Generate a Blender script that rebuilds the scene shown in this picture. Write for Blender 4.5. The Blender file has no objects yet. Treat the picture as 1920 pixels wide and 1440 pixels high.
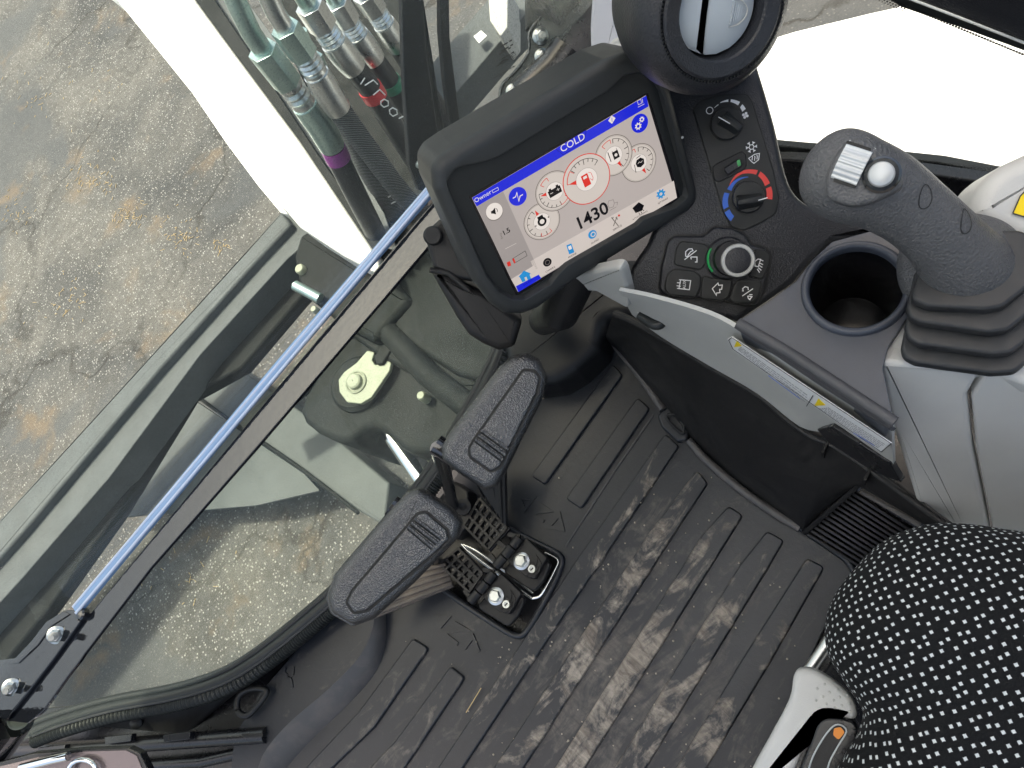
import bpy, bmesh, math, random
from mathutils import Vector, Matrix, noise as mnoise
random.seed(7)
S = bpy.context.scene
COL = S.collection
rad = math.radians

# ---------------------------------------------------------------- camera
PITCH, ROLL, FPX = rad(28), rad(52), 1400.0
CAM = Vector((0, 0, 1.05))
_D = Vector((0, math.sin(PITCH), -math.cos(PITCH)))
_u0 = Vector((0, math.cos(PITCH), math.sin(PITCH)))
_r0 = Vector((1, 0, 0))
_R = math.cos(ROLL) * _r0 - math.sin(ROLL) * _u0
_U = math.sin(ROLL) * _r0 + math.cos(ROLL) * _u0
cd = bpy.data.cameras.new("camera")
cam = bpy.data.objects.new("camera", cd)
COL.objects.link(cam)
cam.matrix_world = Matrix(((_R.x, _U.x, -_D.x, CAM.x), (_R.y, _U.y, -_D.y, CAM.y), (_R.z, _U.z, -_D.z, CAM.z), (0, 0, 0, 1)))
cd.sensor_width = 36
cd.lens = 36 * FPX / 1920
cd.clip_start = 0.01
cd.clip_end = 500
S.camera = cam

# ---------------------------------------------------------------- light
SUN_EL, SUN_AZ = rad(73), rad(-2)      # azimuth from +Y towards +X
w = bpy.data.worlds.new("World"); S.world = w; w.use_nodes = True
nt = w.node_tree
sky = nt.nodes.new("ShaderNodeTexSky"); sky.sky_type = 'NISHITA'; sky.sun_disc = False
sky.sun_elevation = SUN_EL; sky.sun_rotation = SUN_AZ
sky.air_density = 1.0; sky.dust_density = 6.0; sky.ozone_density = 1.0
bg = nt.nodes['Background']; bg.inputs[1].default_value = 0.15
nt.links.new(sky.outputs[0], bg.inputs[0])
sl = bpy.data.lights.new("sun", 'SUN'); sl.energy = 2.4; sl.angle = rad(5.0); sl.color = (1, .96, .9)
so = bpy.data.objects.new("sun", sl); COL.objects.link(so)
sd = Vector((math.sin(SUN_AZ) * math.cos(SUN_EL), math.cos(SUN_AZ) * math.cos(SUN_EL), math.sin(SUN_EL)))
so.rotation_euler = (-sd).to_track_quat('-Z', 'Y').to_euler()
so.location = (0, 0, 10)
S.view_settings.view_transform = 'Standard'; S.view_settings.look = 'None'
S.view_settings.exposure = 1.2; S.view_settings.gamma = 1
S.view_settings.use_curve_mapping = False
S.view_settings.use_white_balance = True; S.view_settings.white_balance_temperature = 7200; S.view_settings.white_balance_tint = 6

# ---------------------------------------------------------------- measuring helpers
def ray(px, py): return _R * ((px - 960) / FPX) - _U * ((py - 720) / FPX) + _D
def pz(px, py, z):
    r = ray(px, py); return CAM + r * ((z - CAM.z) / r.z)
def pd(px, py, d): return CAM + ray(px, py) * d
def pY(px, py, Y):
    r = ray(px, py); return CAM + r * (Y / r.y)

class Fr:
    "a working plane: origin, axes X Y, normal N"
    def __init__(s, O, N, X=(1, 0, 0)):
        s.O = Vector(O); s.N = Vector(N).normalized(); X = Vector(X)
        s.X = (X - s.N * X.dot(s.N)).normalized(); s.Y = s.N.cross(s.X)
    def hit(s, px, py, h=0):
        r = ray(px, py); t = ((s.O + s.N * h - CAM).dot(s.N)) / r.dot(s.N); return CAM + r * t
    def loc(s, px, py, h=0):
        p = s.hit(px, py, h) - s.O; return Vector((p.dot(s.X), p.dot(s.Y)))
    def w(s, u, v, h=0): return s.O + s.X * u + s.Y * v + s.N * h
def hz(z): return Fr((0, 0, z), (0, 0, 1))
def fr3(a, b, c, X=None):
    a, b, c = Vector(a), Vector(b), Vector(c); n = (b - a).cross(c - a)
    if n.dot(CAM - a) < 0: n = -n
    return Fr(a, n, X or (b - a))

# ---------------------------------------------------------------- object helpers
INST = set()
def link(o, parent=None):
    COL.objects.link(o)
    if parent: o.parent = parent
    return o
def thing(name, label, cat, group=None):
    o = bpy.data.objects.new(name, None); link(o); o.empty_display_size = .02
    o['label'] = label; o['category'] = cat
    if group: o['group'] = group
    return o
def tag(o, label=None, cat=None, group=None, kind=None):
    if label: o['label'] = label
    if cat: o['category'] = cat
    if group: o['group'] = group
    if kind: o['kind'] = kind
    return o
def mk(name, verts, faces, m, parent=None, sharp=35, recalc=True, bev=0, bseg=2):
    me = bpy.data.meshes.new(name)
    bm = bmesh.new()
    vs = [bm.verts.new(v) for v in verts]
    for f in faces:
        try: bm.faces.new([vs[i] for i in f])
        except ValueError: pass
    if bev:
        bm.normal_update()
        es = [e for e in bm.edges if len(e.link_faces) == 2 and e.calc_face_angle(0) > rad(30)]
        bmesh.ops.bevel(bm, geom=es, offset=bev, segments=bseg, affect='EDGES', profile=.5)
    if recalc: bmesh.ops.recalc_face_normals(bm, faces=bm.faces[:])
    bm.to_mesh(me); bm.free()
    me.shade_smooth(); me.set_sharp_from_angle(angle=rad(sharp))
    if m: me.materials.append(m)
    return link(bpy.data.objects.new(name, me), parent)
def join_specs(specs):
    V, F = [], []
    for v, f in specs:
        n = len(V); V += list(v); F += [[i + n for i in q] for q in f]
    return V, F
def roundp(pts, r, n=4):
    "round the corners of a 2D polygon"
    out = []; N = len(pts)
    for i in range(N):
        p, a, b = pts[i], pts[i - 1], pts[(i + 1) % N]
        ri = r[i] if isinstance(r, (list, tuple)) else r
        da, db = (a - p), (b - p); la, lb = da.length, db.length
        if la < 1e-7 or lb < 1e-7: continue
        cosv = max(-1, min(1, da.dot(db) / la / lb)); ang = math.acos(cosv)
        if ang > rad(176) or ri <= 0: out.append(p.copy()); continue
        k = min(ri / math.tan(ang / 2), la * .48, lb * .48)
        A, B = p + da / la * k, p + db / lb * k
        for j in range(n + 1):
            t = j / n; out.append(A * (1 - t) ** 2 + p * 2 * t * (1 - t) + B * t * t)
    return out
def area2(p): return sum(p[i - 1].x * p[i].y - p[i].x * p[i - 1].y for i in range(len(p))) / 2
def inset(pts, d):
    out = []; N = len(pts)
    for i in range(N):
        a, p, b = pts[i - 1], pts[i], pts[(i + 1) % N]
        e1 = (p - a); e2 = (b - p)
        if e1.length < 1e-9 or e2.length < 1e-9: out.append(p.copy()); continue
        e1.normalize(); e2.normalize()
        n1 = Vector((-e1.y, e1.x)); n2 = Vector((-e2.y, e2.x)); m = n1 + n2
        if m.length < 1e-6: out.append(p.copy()); continue
        m.normalize(); out.append(p + m * (d / max(.5, m.dot(n1))))
    return out
def slab_spec(fr, P, top, thick, r, seg=3, bottom=True):
    if area2(P) < 0: P = P[::-1]
    rings = [(P, top - thick)]
    if r > 0:
        rings.append((P, top - r))
        for k in range(1, seg + 1):
            a = k / seg * math.pi / 2
            rings.append((inset(P, r * (1 - math.cos(a))), top - r + r * math.sin(a)))
    else: rings.append((P, top))
    V, F = [], []; n = len(P)
    for q, h in rings: V += [fr.w(p.x, p.y, h) for p in q]
    for k in range(len(rings) - 1):
        for i in range(n):
            j = (i + 1) % n; F.append([k * n + i, k * n + j, (k + 1) * n + j, (k + 1) * n + i])
    F.append(list(range((len(rings) - 1) * n, len(rings) * n)))
    if bottom: F.append(list(range(n))[::-1])
    return V, F
def loc2(fr, pts, top): return [fr.loc(x, y, top) for x, y in pts]
def slab(name, fr, pts, m, parent=None, top=0, thick=.01, r=.002, corner=.004, seg=3, sharp=35):
    P = roundp(loc2(fr, pts, top), corner) if corner else loc2(fr, pts, top)
    V, F = slab_spec(fr, P, top, thick, r, seg)
    o = mk(name, V, F, m, parent, sharp)
    if r: wn = o.modifiers.new('flat_faces', 'WEIGHTED_NORMAL'); wn.keep_sharp = True; wn.weight = 100
    return o
def slab_holes(name, fr, pts, holes, m, parent=None, top=0, thick=.01, corner=.004, local_holes=False, bev=.001):
    "flat plate with openings"
    P = roundp(loc2(fr, pts, top), corner)
    H = [h if local_holes else roundp(loc2(fr, h, top), corner) for h in holes]
    bm = bmesh.new()
    def loop(Q, h):
        vs = [bm.verts.new(fr.w(p.x, p.y, h)) for p in Q]
        return vs, [bm.edges.new((vs[i - 1], vs[i])) for i in range(len(vs))]
    allE = []; tops = []
    for Q in [P] + H:
        v, e = loop(Q, top); allE += e; tops.append(v)
    bmesh.ops.triangle_fill(bm, edges=allE, use_beauty=True, use_dissolve=False, normal=fr.N)
    for v in tops:
        b = [bm.verts.new(x.co - fr.N * thick) for x in v]; n = len(v)
        for i in range(n):
            bm.faces.new((v[i], v[(i + 1) % n], b[(i + 1) % n], b[i]))
    bmesh.ops.recalc_face_normals(bm, faces=bm.faces[:])
    if bev:
        es = [e for e in bm.edges if len(e.link_faces) == 2 and e.calc_face_angle(0) > rad(50) and all(v in sum(tops, []) for v in e.verts)]
        bmesh.ops.bevel(bm, geom=es, offset=bev, segments=2, affect='EDGES', profile=.5)
    me = bpy.data.meshes.new(name); bm.to_mesh(me); bm.free()
    me.shade_smooth(); me.set_sharp_from_angle(angle=rad(35)); me.materials.append(m)
    o = link(bpy.data.objects.new(name, me), parent); wn = o.modifiers.new('flat_faces', 'WEIGHTED_NORMAL'); wn.keep_sharp = True; wn.weight = 100
    return o
def pillow(name, fr, pts, m, parent=None, base=0, h=.02, corner=.01, prof=2.2, n=10, low=.012, topflat=.0, skew=(0, 0), sub=0):
    "domed cushion shape over a traced outline (outline = widest ring)"
    P = roundp(loc2(fr, pts, base), corner, 5)
    if area2(P) < 0: P = P[::-1]
    c = sum(P, Vector((0, 0))) / len(P)
    rings = []
    for k in range(-3, n + 1):
        if k < 0: s = 1 - .05 * (-k) ** 1.5 / 3; z = low * k / 3
        else:
            a = k / n; s = 1 - a * .985; z = h * (1 - s ** prof) ** (1 / prof)
        rings.append(([c + (p - c) * s + Vector(skew) * max(0, z) for p in P], base + z))
    V, F = [], []; q = len(P)
    for R_, z in rings: V += [fr.w(p.x, p.y, z) for p in R_]
    for k in range(len(rings) - 1):
        for i in range(q):
            j = (i + 1) % q; F.append([k * q + i, k * q + j, (k + 1) * q + j, (k + 1) * q + i])
    F.append(list(range((len(rings) - 1) * q, len(rings) * q))); F.append(list(range(q))[::-1])
    return mk(name, V, F, m, parent, 60)
def crv(pts, n=6):
    "Catmull-Rom through points of any dimension"
    pts = [Vector(p) for p in pts]; out = []
    for i in range(len(pts) - 1):
        a = pts[max(0, i - 1)]; b = pts[i]; c = pts[i + 1]; d = pts[min(len(pts) - 1, i + 2)]
        for k in range(n):
            t = k / n
            out.append(.5 * ((2 * b) + (c - a) * t + (2 * a - 5 * b + 4 * c - d) * t * t + (3 * b - a - 3 * c + d) * t ** 3))
    out.append(pts[-1]); return out
def cpx(pts, n=6, closed=False):
    if closed:
        p = [Vector(x) for x in pts]; L = crv([p[-1]] + p + [p[0], p[1]], n)
        return [tuple(x) for x in L[n:-n - 1]]
    return [tuple(x) for x in crv(pts, n)]
def tube_spec(pts, rr, seg=12, cap=True, ell=None, ups=None):
    pts = [Vector(p) for p in pts]; n = len(pts)
    rs = rr if isinstance(rr, (list, tuple)) else [rr] * n
    V, F = [], []; up = None
    for i, p in enumerate(pts):
        t = (pts[min(n - 1, i + 1)] - pts[max(0, i - 1)]).normalized()
        if up is None:
            up = Vector((0, 0, 1)) if abs(t.z) < .9 else Vector((0, 1, 0))
        if ups is not None: up = Vector(ups)
        a = (up - t * up.dot(t)).normalized(); b = t.cross(a); up = a
        e = ell[i] if ell else 1
        for k in range(seg):
            th = 2 * math.pi * k / seg
            V.append(p + a * math.cos(th) * rs[i] * e + b * math.sin(th) * rs[i])
    for i in range(n - 1):
        for k in range(seg):
            j = (k + 1) % seg; F.append([i * seg + k, i * seg + j, (i + 1) * seg + j, (i + 1) * seg + k])
    if cap: F.append(list(range(seg))[::-1]); F.append(list(range((n - 1) * seg, n * seg)))
    return V, F
def tube(name, pts, r, m, parent=None, seg=12, sharp=40, **k):
    V, F = tube_spec(pts, r, seg, **k); return mk(name, V, F, m, parent, sharp)
def lathe_spec(O, axis, prof, seg=32, X=None, a0=0, a1=360, close=False):
    O = Vector(O); f = Fr(O, axis, X or ((1, 0, 0) if abs(Vector(axis).normalized().x) < .9 else (0, 1, 0)))
    full = abs(a1 - a0) >= 360; ns = seg if full else seg + 1
    V, F = [], []
    for r, h in prof:
        for k in range(ns):
            a = rad(a0 + (a1 - a0) * k / seg); V.append(f.w(r * math.cos(a), r * math.sin(a), h))
    m_ = len(prof)
    for i in range(m_ - 1 + (1 if close else 0)):
        i2 = (i + 1) % m_
        for k in range(seg):
            j = (k + 1) % ns; F.append([i * ns + k, i * ns + j, i2 * ns + j, i2 * ns + k])
    if full and not close:
        if prof[0][0] > 1e-6: F.append(list(range(ns))[::-1])
        if prof[-1][0] > 1e-6: F.append([(m_ - 1) * ns + k for k in range(ns)])
    return V, F
def lathe(name, O, axis, prof, m, parent=None, seg=32, sharp=35, **k):
    V, F = lathe_spec(O, axis, prof, seg, **k)
    o = mk(name, V, F, m, parent, sharp)
    return o
def lathe_open(name, O, axis, prof, m, parent=None, seg=40):
    V, F = lathe_spec(O, axis, prof, seg); F = [f for f in F if len(f) == 4]
    return mk(name, V, F, m, parent, 35)
def stroke_spec(fr, pts, wd, h, th=.0003, closed=False, local=False):
    P = [Vector(p) for p in pts] if local else [fr.loc(x, y, h) for x, y in pts]
    n = len(P); L, Rr = [], []
    for i in range(n):
        a = P[i - 1] if (i or closed) else P[i]; b = P[(i + 1) % n] if (i < n - 1 or closed) else P[i]
        e1 = (P[i] - a); e2 = (b - P[i])
        if e1.length < 1e-9: e1 = e2
        if e2.length < 1e-9: e2 = e1
        e1 = e1.normalized(); e2 = e2.normalized()
        t = e1 + e2
        if t.length < 1e-6: t = e1
        t.normalize(); nn = Vector((-t.y, t.x)); s = wd / 2 / max(.45, abs(nn.dot(Vector((-e1.y, e1.x)))))
        L.append(P[i] + nn * s); Rr.append(P[i] - nn * s)
    V = [fr.w(p.x, p.y, h) for p in L] + [fr.w(p.x, p.y, h) for p in Rr] + [fr.w(p.x, p.y, h - th) for p in L] + [fr.w(p.x, p.y, h - th) for p in Rr]
    F = []
    for i in range(n if closed else n - 1):
        j = (i + 1) % n
        F += [[i, j, n + j, n + i], [i, 2 * n + i, 2 * n + j, j], [n + i, n + j, 3 * n + j, 3 * n + i]]
    if not closed: F += [[0, n, 3 * n, 2 * n], [n - 1, 3 * n - 1, 4 * n - 1, 2 * n - 1]]
    return V, F
def strokes(name, fr, lines, wd, h, m, parent=None, th=.0003):
    sp = []
    for l in lines:
        closed = False; w_ = wd
        if isinstance(l, dict): closed = l.get('c', False); w_ = l.get('w', wd); l = l['p']
        sp.append(stroke_spec(fr, l, w_, h, th, closed))
    V, F = join_specs(sp); return mk(name, V, F, m, parent, 30, recalc=False)
def flat_spec(fr, pts, h, th=.0003, corner=0, local=False):
    P = [Vector(p) for p in pts] if local else loc2(fr, pts, h)
    if corner: P = roundp(P, corner)
    return slab_spec(fr, P, h, th, 0)
def flats(name, fr, polys, h, m, parent=None, th=.0003, corner=0):
    V, F = join_specs([flat_spec(fr, p, h, th, corner) for p in polys]); return mk(name, V, F, m, parent, 30)
def arc2(c, r0, r1, a0, a1, n=24):
    A = [Vector((c.x + r1 * math.cos(rad(a0 + (a1 - a0) * i / n)), c.y + r1 * math.sin(rad(a0 + (a1 - a0) * i / n)))) for i in range(n + 1)]
    B = [Vector((c.x + r0 * math.cos(rad(a0 + (a1 - a0) * i / n)), c.y + r0 * math.sin(rad(a0 + (a1 - a0) * i / n)))) for i in range(n + 1)]
    return A, B
def ring_spec(fr, c, r0, r1, h, th=.0003, a0=0, a1=360, n=32, ry=1):
    V, F = [], []
    for i in range(n + 1):
        a = rad(a0 + (a1 - a0) * i / n)
        for r_, hh in ((r0, h), (r1, h), (r1, h - th)): V.append(fr.w(c.x + r_ * math.cos(a), c.y + r_ * ry * math.sin(a), hh))
    for i in range(n):
        k = i * 3; F += [[k, k + 1, k + 4, k + 3], [k + 1, k + 2, k + 5, k + 4]]
    return V, F
def disc_spec(fr, c, r, h, th=.0003, n=32):
    P = [Vector((c.x + r * math.cos(2 * math.pi * i / n), c.y + r * math.sin(2 * math.pi * i / n))) for i in range(n)]
    return slab_spec(fr, P, h, th, 0)
def mks(name, specs, m, parent=None, sharp=30, recalc=True):
    V, F = join_specs(specs); return mk(name, V, F, m, parent, sharp, recalc)
def text_spec(fr, s, u, v, size, h, ang=0, bold=False, align='CENTER', shx=1.0):
    c = bpy.data.curves.new("t", 'FONT'); c.body = s; c.size = size; c.align_x = align; c.align_y = 'CENTER'
    c.offset = size * (.02 if bold else .0); c.resolution_u = 3
    o = bpy.data.objects.new("t", c); COL.objects.link(o)
    bpy.context.view_layer.update()
    me = bpy.data.meshes.new_from_object(o.evaluated_get(bpy.context.evaluated_depsgraph_get()))
    ca, sa = math.cos(ang), math.sin(ang)
    V = []
    for q in me.vertices:
        x, y = q.co.x * shx, q.co.y; V.append(fr.w(u + x * ca - y * sa, v + x * sa + y * ca, h))
    F = [list(p.vertices) for p in me.polygons]
    bpy.data.objects.remove(o); bpy.data.curves.remove(c); bpy.data.meshes.remove(me)
    return V, F
def box_spec(a, b, wv, hv):
    "bar from a to b with half width vector wv and height vector hv"
    a, b, wv, hv = map(Vector, (a, b, wv, hv))
    V = [a - wv, a + wv, b + wv, b - wv, a - wv + hv, a + wv + hv, b + wv + hv, b - wv + hv]
    return V, [[0, 1, 2, 3], [7, 6, 5, 4], [0, 4, 5, 1], [1, 5, 6, 2], [2, 6, 7, 3], [3, 7, 4, 0]]
def loft(name, A, B, m, parent=None, thick=.006, n=1, bulge=0, closed=False):
    "sheet between two 3D polylines, thickened away from the camera"
    A = [Vector(a) for a in A]; B = [Vector(b) for b in B]; q = len(A)
    V = []
    for k in range(n + 1):
        t = k / n
        for i in range(q): V.append(A[i].lerp(B[i], t))
    c = sum(V, Vector()) / len(V)
    nn = (A[-1] - A[0]).cross(B[0] - A[0]).normalized()
    if nn.dot(CAM - c) < 0: nn = -nn
    if bulge:
        for k in range(n + 1):
            for i in range(q): V[k * q + i] = V[k * q + i] + nn * bulge * math.sin(math.pi * k / n)
    F = []
    for k in range(n):
        for i in range(q - 1): F.append([k * q + i, k * q + i + 1, (k + 1) * q + i + 1, (k + 1) * q + i])
    m0 = len(V); V += [v - nn * thick for v in V]
    F += [[i + m0 for i in f][::-1] for f in F]
    for i in range(q - 1):
        F.append([i, i + 1, m0 + i + 1, m0 + i]); e = n * q; F.append([e + i, e + i + 1, m0 + e + i + 1, m0 + e + i])
    for k in range(n):
        F.append([k * q, (k + 1) * q, m0 + (k + 1) * q, m0 + k * q]); F.append([k * q + q - 1, (k + 1) * q + q - 1, m0 + (k + 1) * q + q - 1, m0 + k * q + q - 1])
    return mk(name, V, F, m, parent, 40)
def place(name, me, mat4, parent=None):
    o = bpy.data.objects.new(name, me); link(o, parent); o.matrix_local = mat4; INST.add(o.name); return o

# ---------------------------------------------------------------- materials
def nodes(name):
    m = bpy.data.materials.new(name); m.use_nodes = True; t = m.node_tree
    return m, t, t.nodes['Principled BSDF']
def nn_(t, typ, **k):
    n = t.nodes.new(typ)
    for a, b in k.items(): setattr(n, a, b)
    return n
def coords(t, scale=(1, 1, 1), rot=(0, 0, 0), out='Object'):
    c = nn_(t, 'ShaderNodeTexCoord'); mp = nn_(t, 'ShaderNodeMapping'); mp.inputs['Scale'].default_value = scale; mp.inputs['Rotation'].default_value = rot
    t.links.new(c.outputs[out], mp.inputs[0]); return mp.outputs[0]
def tnoise(t, v, sc, det=3, ro=.55, dist=0):
    n = nn_(t, 'ShaderNodeTexNoise'); n.inputs['Scale'].default_value = sc; n.inputs['Detail'].default_value = det
    n.inputs['Roughness'].default_value = ro; n.inputs['Distortion'].default_value = dist; t.links.new(v, n.inputs['Vector']); return n.outputs[0]
def ramp(t, v, stops):
    r = nn_(t, 'ShaderNodeValToRGB'); e = r.color_ramp.elements
    while len(e) < len(stops): e.new(.5)
    for i, (p, c) in enumerate(stops):
        e[i].position = p; e[i].color = (*c, 1) if isinstance(c, tuple) else (c, c, c, 1)
    t.links.new(v, r.inputs[0]); return r.outputs[0]
def mixc(t, f, a, b, mode='MIX'):
    m = nn_(t, 'ShaderNodeMix', data_type='RGBA', blend_type=mode)
    for s, v in ((m.inputs[0], f), (m.inputs[6], a), (m.inputs[7], b)):
        if isinstance(v, (int, float)): s.default_value = v if s == m.inputs[0] else (v, v, v, 1)
        elif isinstance(v, tuple): s.default_value = (*v, 1)
        else: t.links.new(v, s)
    return m.outputs[2]
def bump(t, p, v, dist, st=1):
    b = nn_(t, 'ShaderNodeBump'); b.inputs['Distance'].default_value = dist; b.inputs['Strength'].default_value = st
    t.links.new(v, b.inputs['Height']); t.links.new(b.outputs[0], p.inputs['Normal']); return b
def math_(t, op, a, b=None):
    m = nn_(t, 'ShaderNodeMath', operation=op)
    for i, v in enumerate((a, b)):
        if v is None: continue
        if isinstance(v, (int, float)): m.inputs[i].default_value = v
        else: t.links.new(v, m.inputs[i])
    return m.outputs[0]
def plastic(name, col, rough=.45, grain=900, gd=.0003, gst=.6, dust=0, dustc=(.28, .24, .19), metal=0, var=.12, coat=0, dsc=9, kind='noise', spec=.5):
    m, t, p = nodes(name); v = coords(t)
    big = tnoise(t, v, 14, 4)
    c = mixc(t, ramp(t, big, [(.3, 0.0), (.7, 1.0)]), tuple(x * (1 - var) for x in col), tuple(min(1, x * (1 + var)) for x in col))
    p.inputs['Roughness'].default_value = rough; p.inputs['Metallic'].default_value = metal
    p.inputs['Specular IOR Level'].default_value = spec
    if coat: p.inputs['Coat Weight'].default_value = coat; p.inputs['Coat Roughness'].default_value = .05
    if dust:
        a = tnoise(t, v, dsc, 8, .68, .6)
        fm = ramp(t, a, [(.46, 0.0), (.75, 1.0)])
        f = math_(t, 'MULTIPLY', fm, dust)
        c = mixc(t, f, c, dustc)
        rr = math_(t, 'ADD', math_(t, 'MULTIPLY', fm, .35), rough); t.links.new(rr, p.inputs['Roughness'])
    else:
        sm = tnoise(t, v, 30, 5, .6)
        rr = math_(t, 'ADD', math_(t, 'MULTIPLY', math_(t, 'SUBTRACT', sm, .5), .22), rough); t.links.new(rr, p.inputs['Roughness'])
    t.links.new(c, p.inputs['Base Color'])
    if grain:
        if kind == 'noise': g = tnoise(t, v, grain, 2, .5)
        else:
            vo = nn_(t, 'ShaderNodeTexVoronoi'); vo.feature = 'SMOOTH_F1'; vo.inputs['Scale'].default_value = grain
            vo.inputs['Smoothness'].default_value = .4; t.links.new(v, vo.inputs['Vector']); g = vo.outputs['Distance']
        bump(t, p, g, gd, gst)
    return m
def emis(name, col, st=1.0):
    m, t, p = nodes(name); p.inputs['Base Color'].default_value = (*[x * .1 for x in col], 1)
    p.inputs['Emission Color'].default_value = (*col, 1); p.inputs['Emission Strength'].default_value = st; p.inputs['Roughness'].default_value = .15
    return m
def flatm(name, col, rough=.5, metal=0):
    m, t, p = nodes(name); p.inputs['Base Color'].default_value = (*col, 1); p.inputs['Roughness'].default_value = rough; p.inputs['Metallic'].default_value = metal
    return m

M = {}
M['black'] = plastic('black_moulded_plastic', (.008, .0085, .010), .42, 700, .0004, spec=.35)
M['dash'] = plastic('dash_plastic', (.019, .020, .024), .38, 650, .0005, .7, kind='v', spec=.4)
M['plate'] = plastic('control_plate', (.020, .0215, .022), .38, 1500, .0001, .4, spec=.3)
M['housing'] = plastic('monitor_housing', (.026, .028, .029), .42, 1400, .0002, spec=.4)
M['tray'] = plastic('tray_plastic', (.045, .051, .066), .33, 900, .0003, .5, dust=.10, dustc=(.16, .17, .2), dsc=14)
M['lip'] = plastic('tray_lip_dusty', (.055, .055, .060), .5, 700, .0004, .6, dust=.6, dustc=(.17, .14, .13), dsc=12)
M['grey'] = plastic('light_grey_plastic', (.50, .50, .485), .42, 900, .0003, .5, var=.05)
M['greyd'] = plastic('mid_grey_plastic', (.43, .43, .41), .5, 900, .0003, .5, var=.06)
M['lav'] = plastic('pillar_trim_plastic', (.42, .43, .47), .5, 900, .0002, .4, var=.04)
M['grip'] = plastic('leather_grained_grip', (.080, .081, .085), .42, 560, .0009, .9, kind='v')
M['bell'] = plastic('bellows_rubber', (.018, .019, .021), .45, 1600, .0001, .5, dust=.15, dustc=(.12, .12, .12), dsc=60)
M['pad'] = plastic('pebbled_pad_rubber', (.012, .0125, .014), .24, 700, .0009, .8, kind='v', spec=.9)
M['padg'] = flatm('groove_black', (.003, .003, .003), .6)
M['mat'] = plastic('mat_rubber', (.026, .029, .036), .42, 500, .0003, .6, dust=.35, dustc=(.13, .115, .10), dsc=8)
M['rib'] = plastic('mat_rib_rubber', (.028, .031, .037), .42, 500, .0003, .6, dust=.3, dustc=(.15, .125, .10), dsc=9)
M['kick'] = plastic('kick_panel_plastic', (.011, .0105, .011), .40, 900, .0002, .5, spec=.35, dust=.12, dustc=(.07, .065, .06), dsc=10)
M['ridge'] = plastic('mat_ridge_rubber', (.06, .058, .06), .45, 500, .0003, .6, dust=.45, dustc=(.17, .15, .14), dsc=30)
M['rubber'] = plastic('seal_rubber', (.014, .016, .016), .48, 1200, .0002)
M['steel'] = plastic('zinc_steel', (.62, .64, .64), .3, 800, .0002, .3, metal=1, var=.1)
M['zincg'] = plastic('greenish_zinc', (.42, .55, .52), .33, 500, .0003, .4, metal=.9, var=.15)
M['chrome'] = flatm('chrome', (.8, .82, .84), .08, 1)
M['sil'] = plastic('silver_ribbed_plastic', (.5, .52, .53), .3, 1500, .0001, .3, metal=.3)
M['gloss'] = plastic('gloss_black_paint', (.006, .007, .010), .06, 160, .0006, .25, spec=.6); M['gloss'].node_tree.nodes['Principled BSDF'].inputs['IOR'].default_value = 1.75
M['frame'] = plastic('frame_black_paint', (.010, .010, .012), .28, 200, .0006, .3)
M['liner'] = plastic('pale_headliner', (.62, .61, .60), .8, 300, .0005)
M['white'] = plastic('white_paint', (.80, .81, .79), .35, 60, .0004, .2, var=.03, dust=.25, dustc=(.45, .46, .40), dsc=11)
M['hood'] = plastic('white_hood_paint', (.82, .82, .82), .4, 0, var=.01)
M['bladeg'] = plastic('grey_blade_paint', (.082, .092, .096), .55, 120, .0012, .5, spec=.3, dust=.4, dustc=(.14, .145, .145), dsc=5)
M['iron'] = plastic('dark_cast_iron', (.012, .014, .014), .6, 260, .0012, .6, spec=.15, dust=.35, dustc=(.035, .038, .034), dsc=12)
M['cream'] = plastic('cream_painted_steel', (.27, .29, .22), .5, 180, .001, .6, dust=.3, dustc=(.3, .32, .24), dsc=25)
M['hose'] = plastic('hose_rubber', (.014, .015, .017), .45, 600, .0004)
M['red'] = flatm('red_tape', (.55, .03, .04), .4)
M['purple'] = flatm('purple_tape', (.22, .03, .22), .4)
M['green'] = flatm('green_tape', (.01, .16, .09), .4)
M['orange'] = flatm('orange_paint', (.75, .25, .03), .5)
M['yellow'] = flatm('yellow_sticker', (.85, .62, .01), .4)
M['wht'] = flatm('white_print', (.8, .8, .8), .5)
M['cream_l'] = flatm('faint_print', (.35, .36, .36), .5)
M['label'] = flatm('label_vinyl', (.72, .72, .72), .35)
M['ink'] = flatm('black_ink', (.02, .02, .02), .5)
M['inkg'] = flatm('grey_ink', (.28, .28, .29), .5)
M['pred'] = flatm('red_print', (.75, .05, .04), .5)
M['pblue'] = flatm('blue_print', (.02, .12, .55), .5)
M['ledg'] = emis('green_led', (.01, .28, .08), .3)
M['flap'] = plastic('vent_flap_plastic', (.40, .44, .47), .4, 0, var=.02)
M['straw'] = flatm('straw', (.5, .36, .18), .7)
# screen colours
M['s_bg'] = emis('screen_background', (.64, .58, .60), 0.288)
M['s_side'] = emis('screen_sidebar', (.46, .42, .44), 0.288)
M['s_bar'] = emis('screen_light_bar', (.78, .71, .72), 0.312)
M['s_blue'] = emis('screen_blue', (.010, .022, .80), 0.360)
M['s_white'] = emis('screen_white', (.92, .86, .88), 0.340)
M['s_dial'] = emis('screen_dial', (.74, .68, .68), 0.328)
M['s_red'] = emis('screen_red', (.75, .035, .03), 0.360)
M['s_blk'] = flatm('screen_black', (.012, .010, .012), .2)
M['s_gry'] = emis('screen_grey', (.25, .22, .22), 0.280)
M['s_cy'] = emis('screen_cyan', (.02, .30, .75), 0.360)

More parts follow.
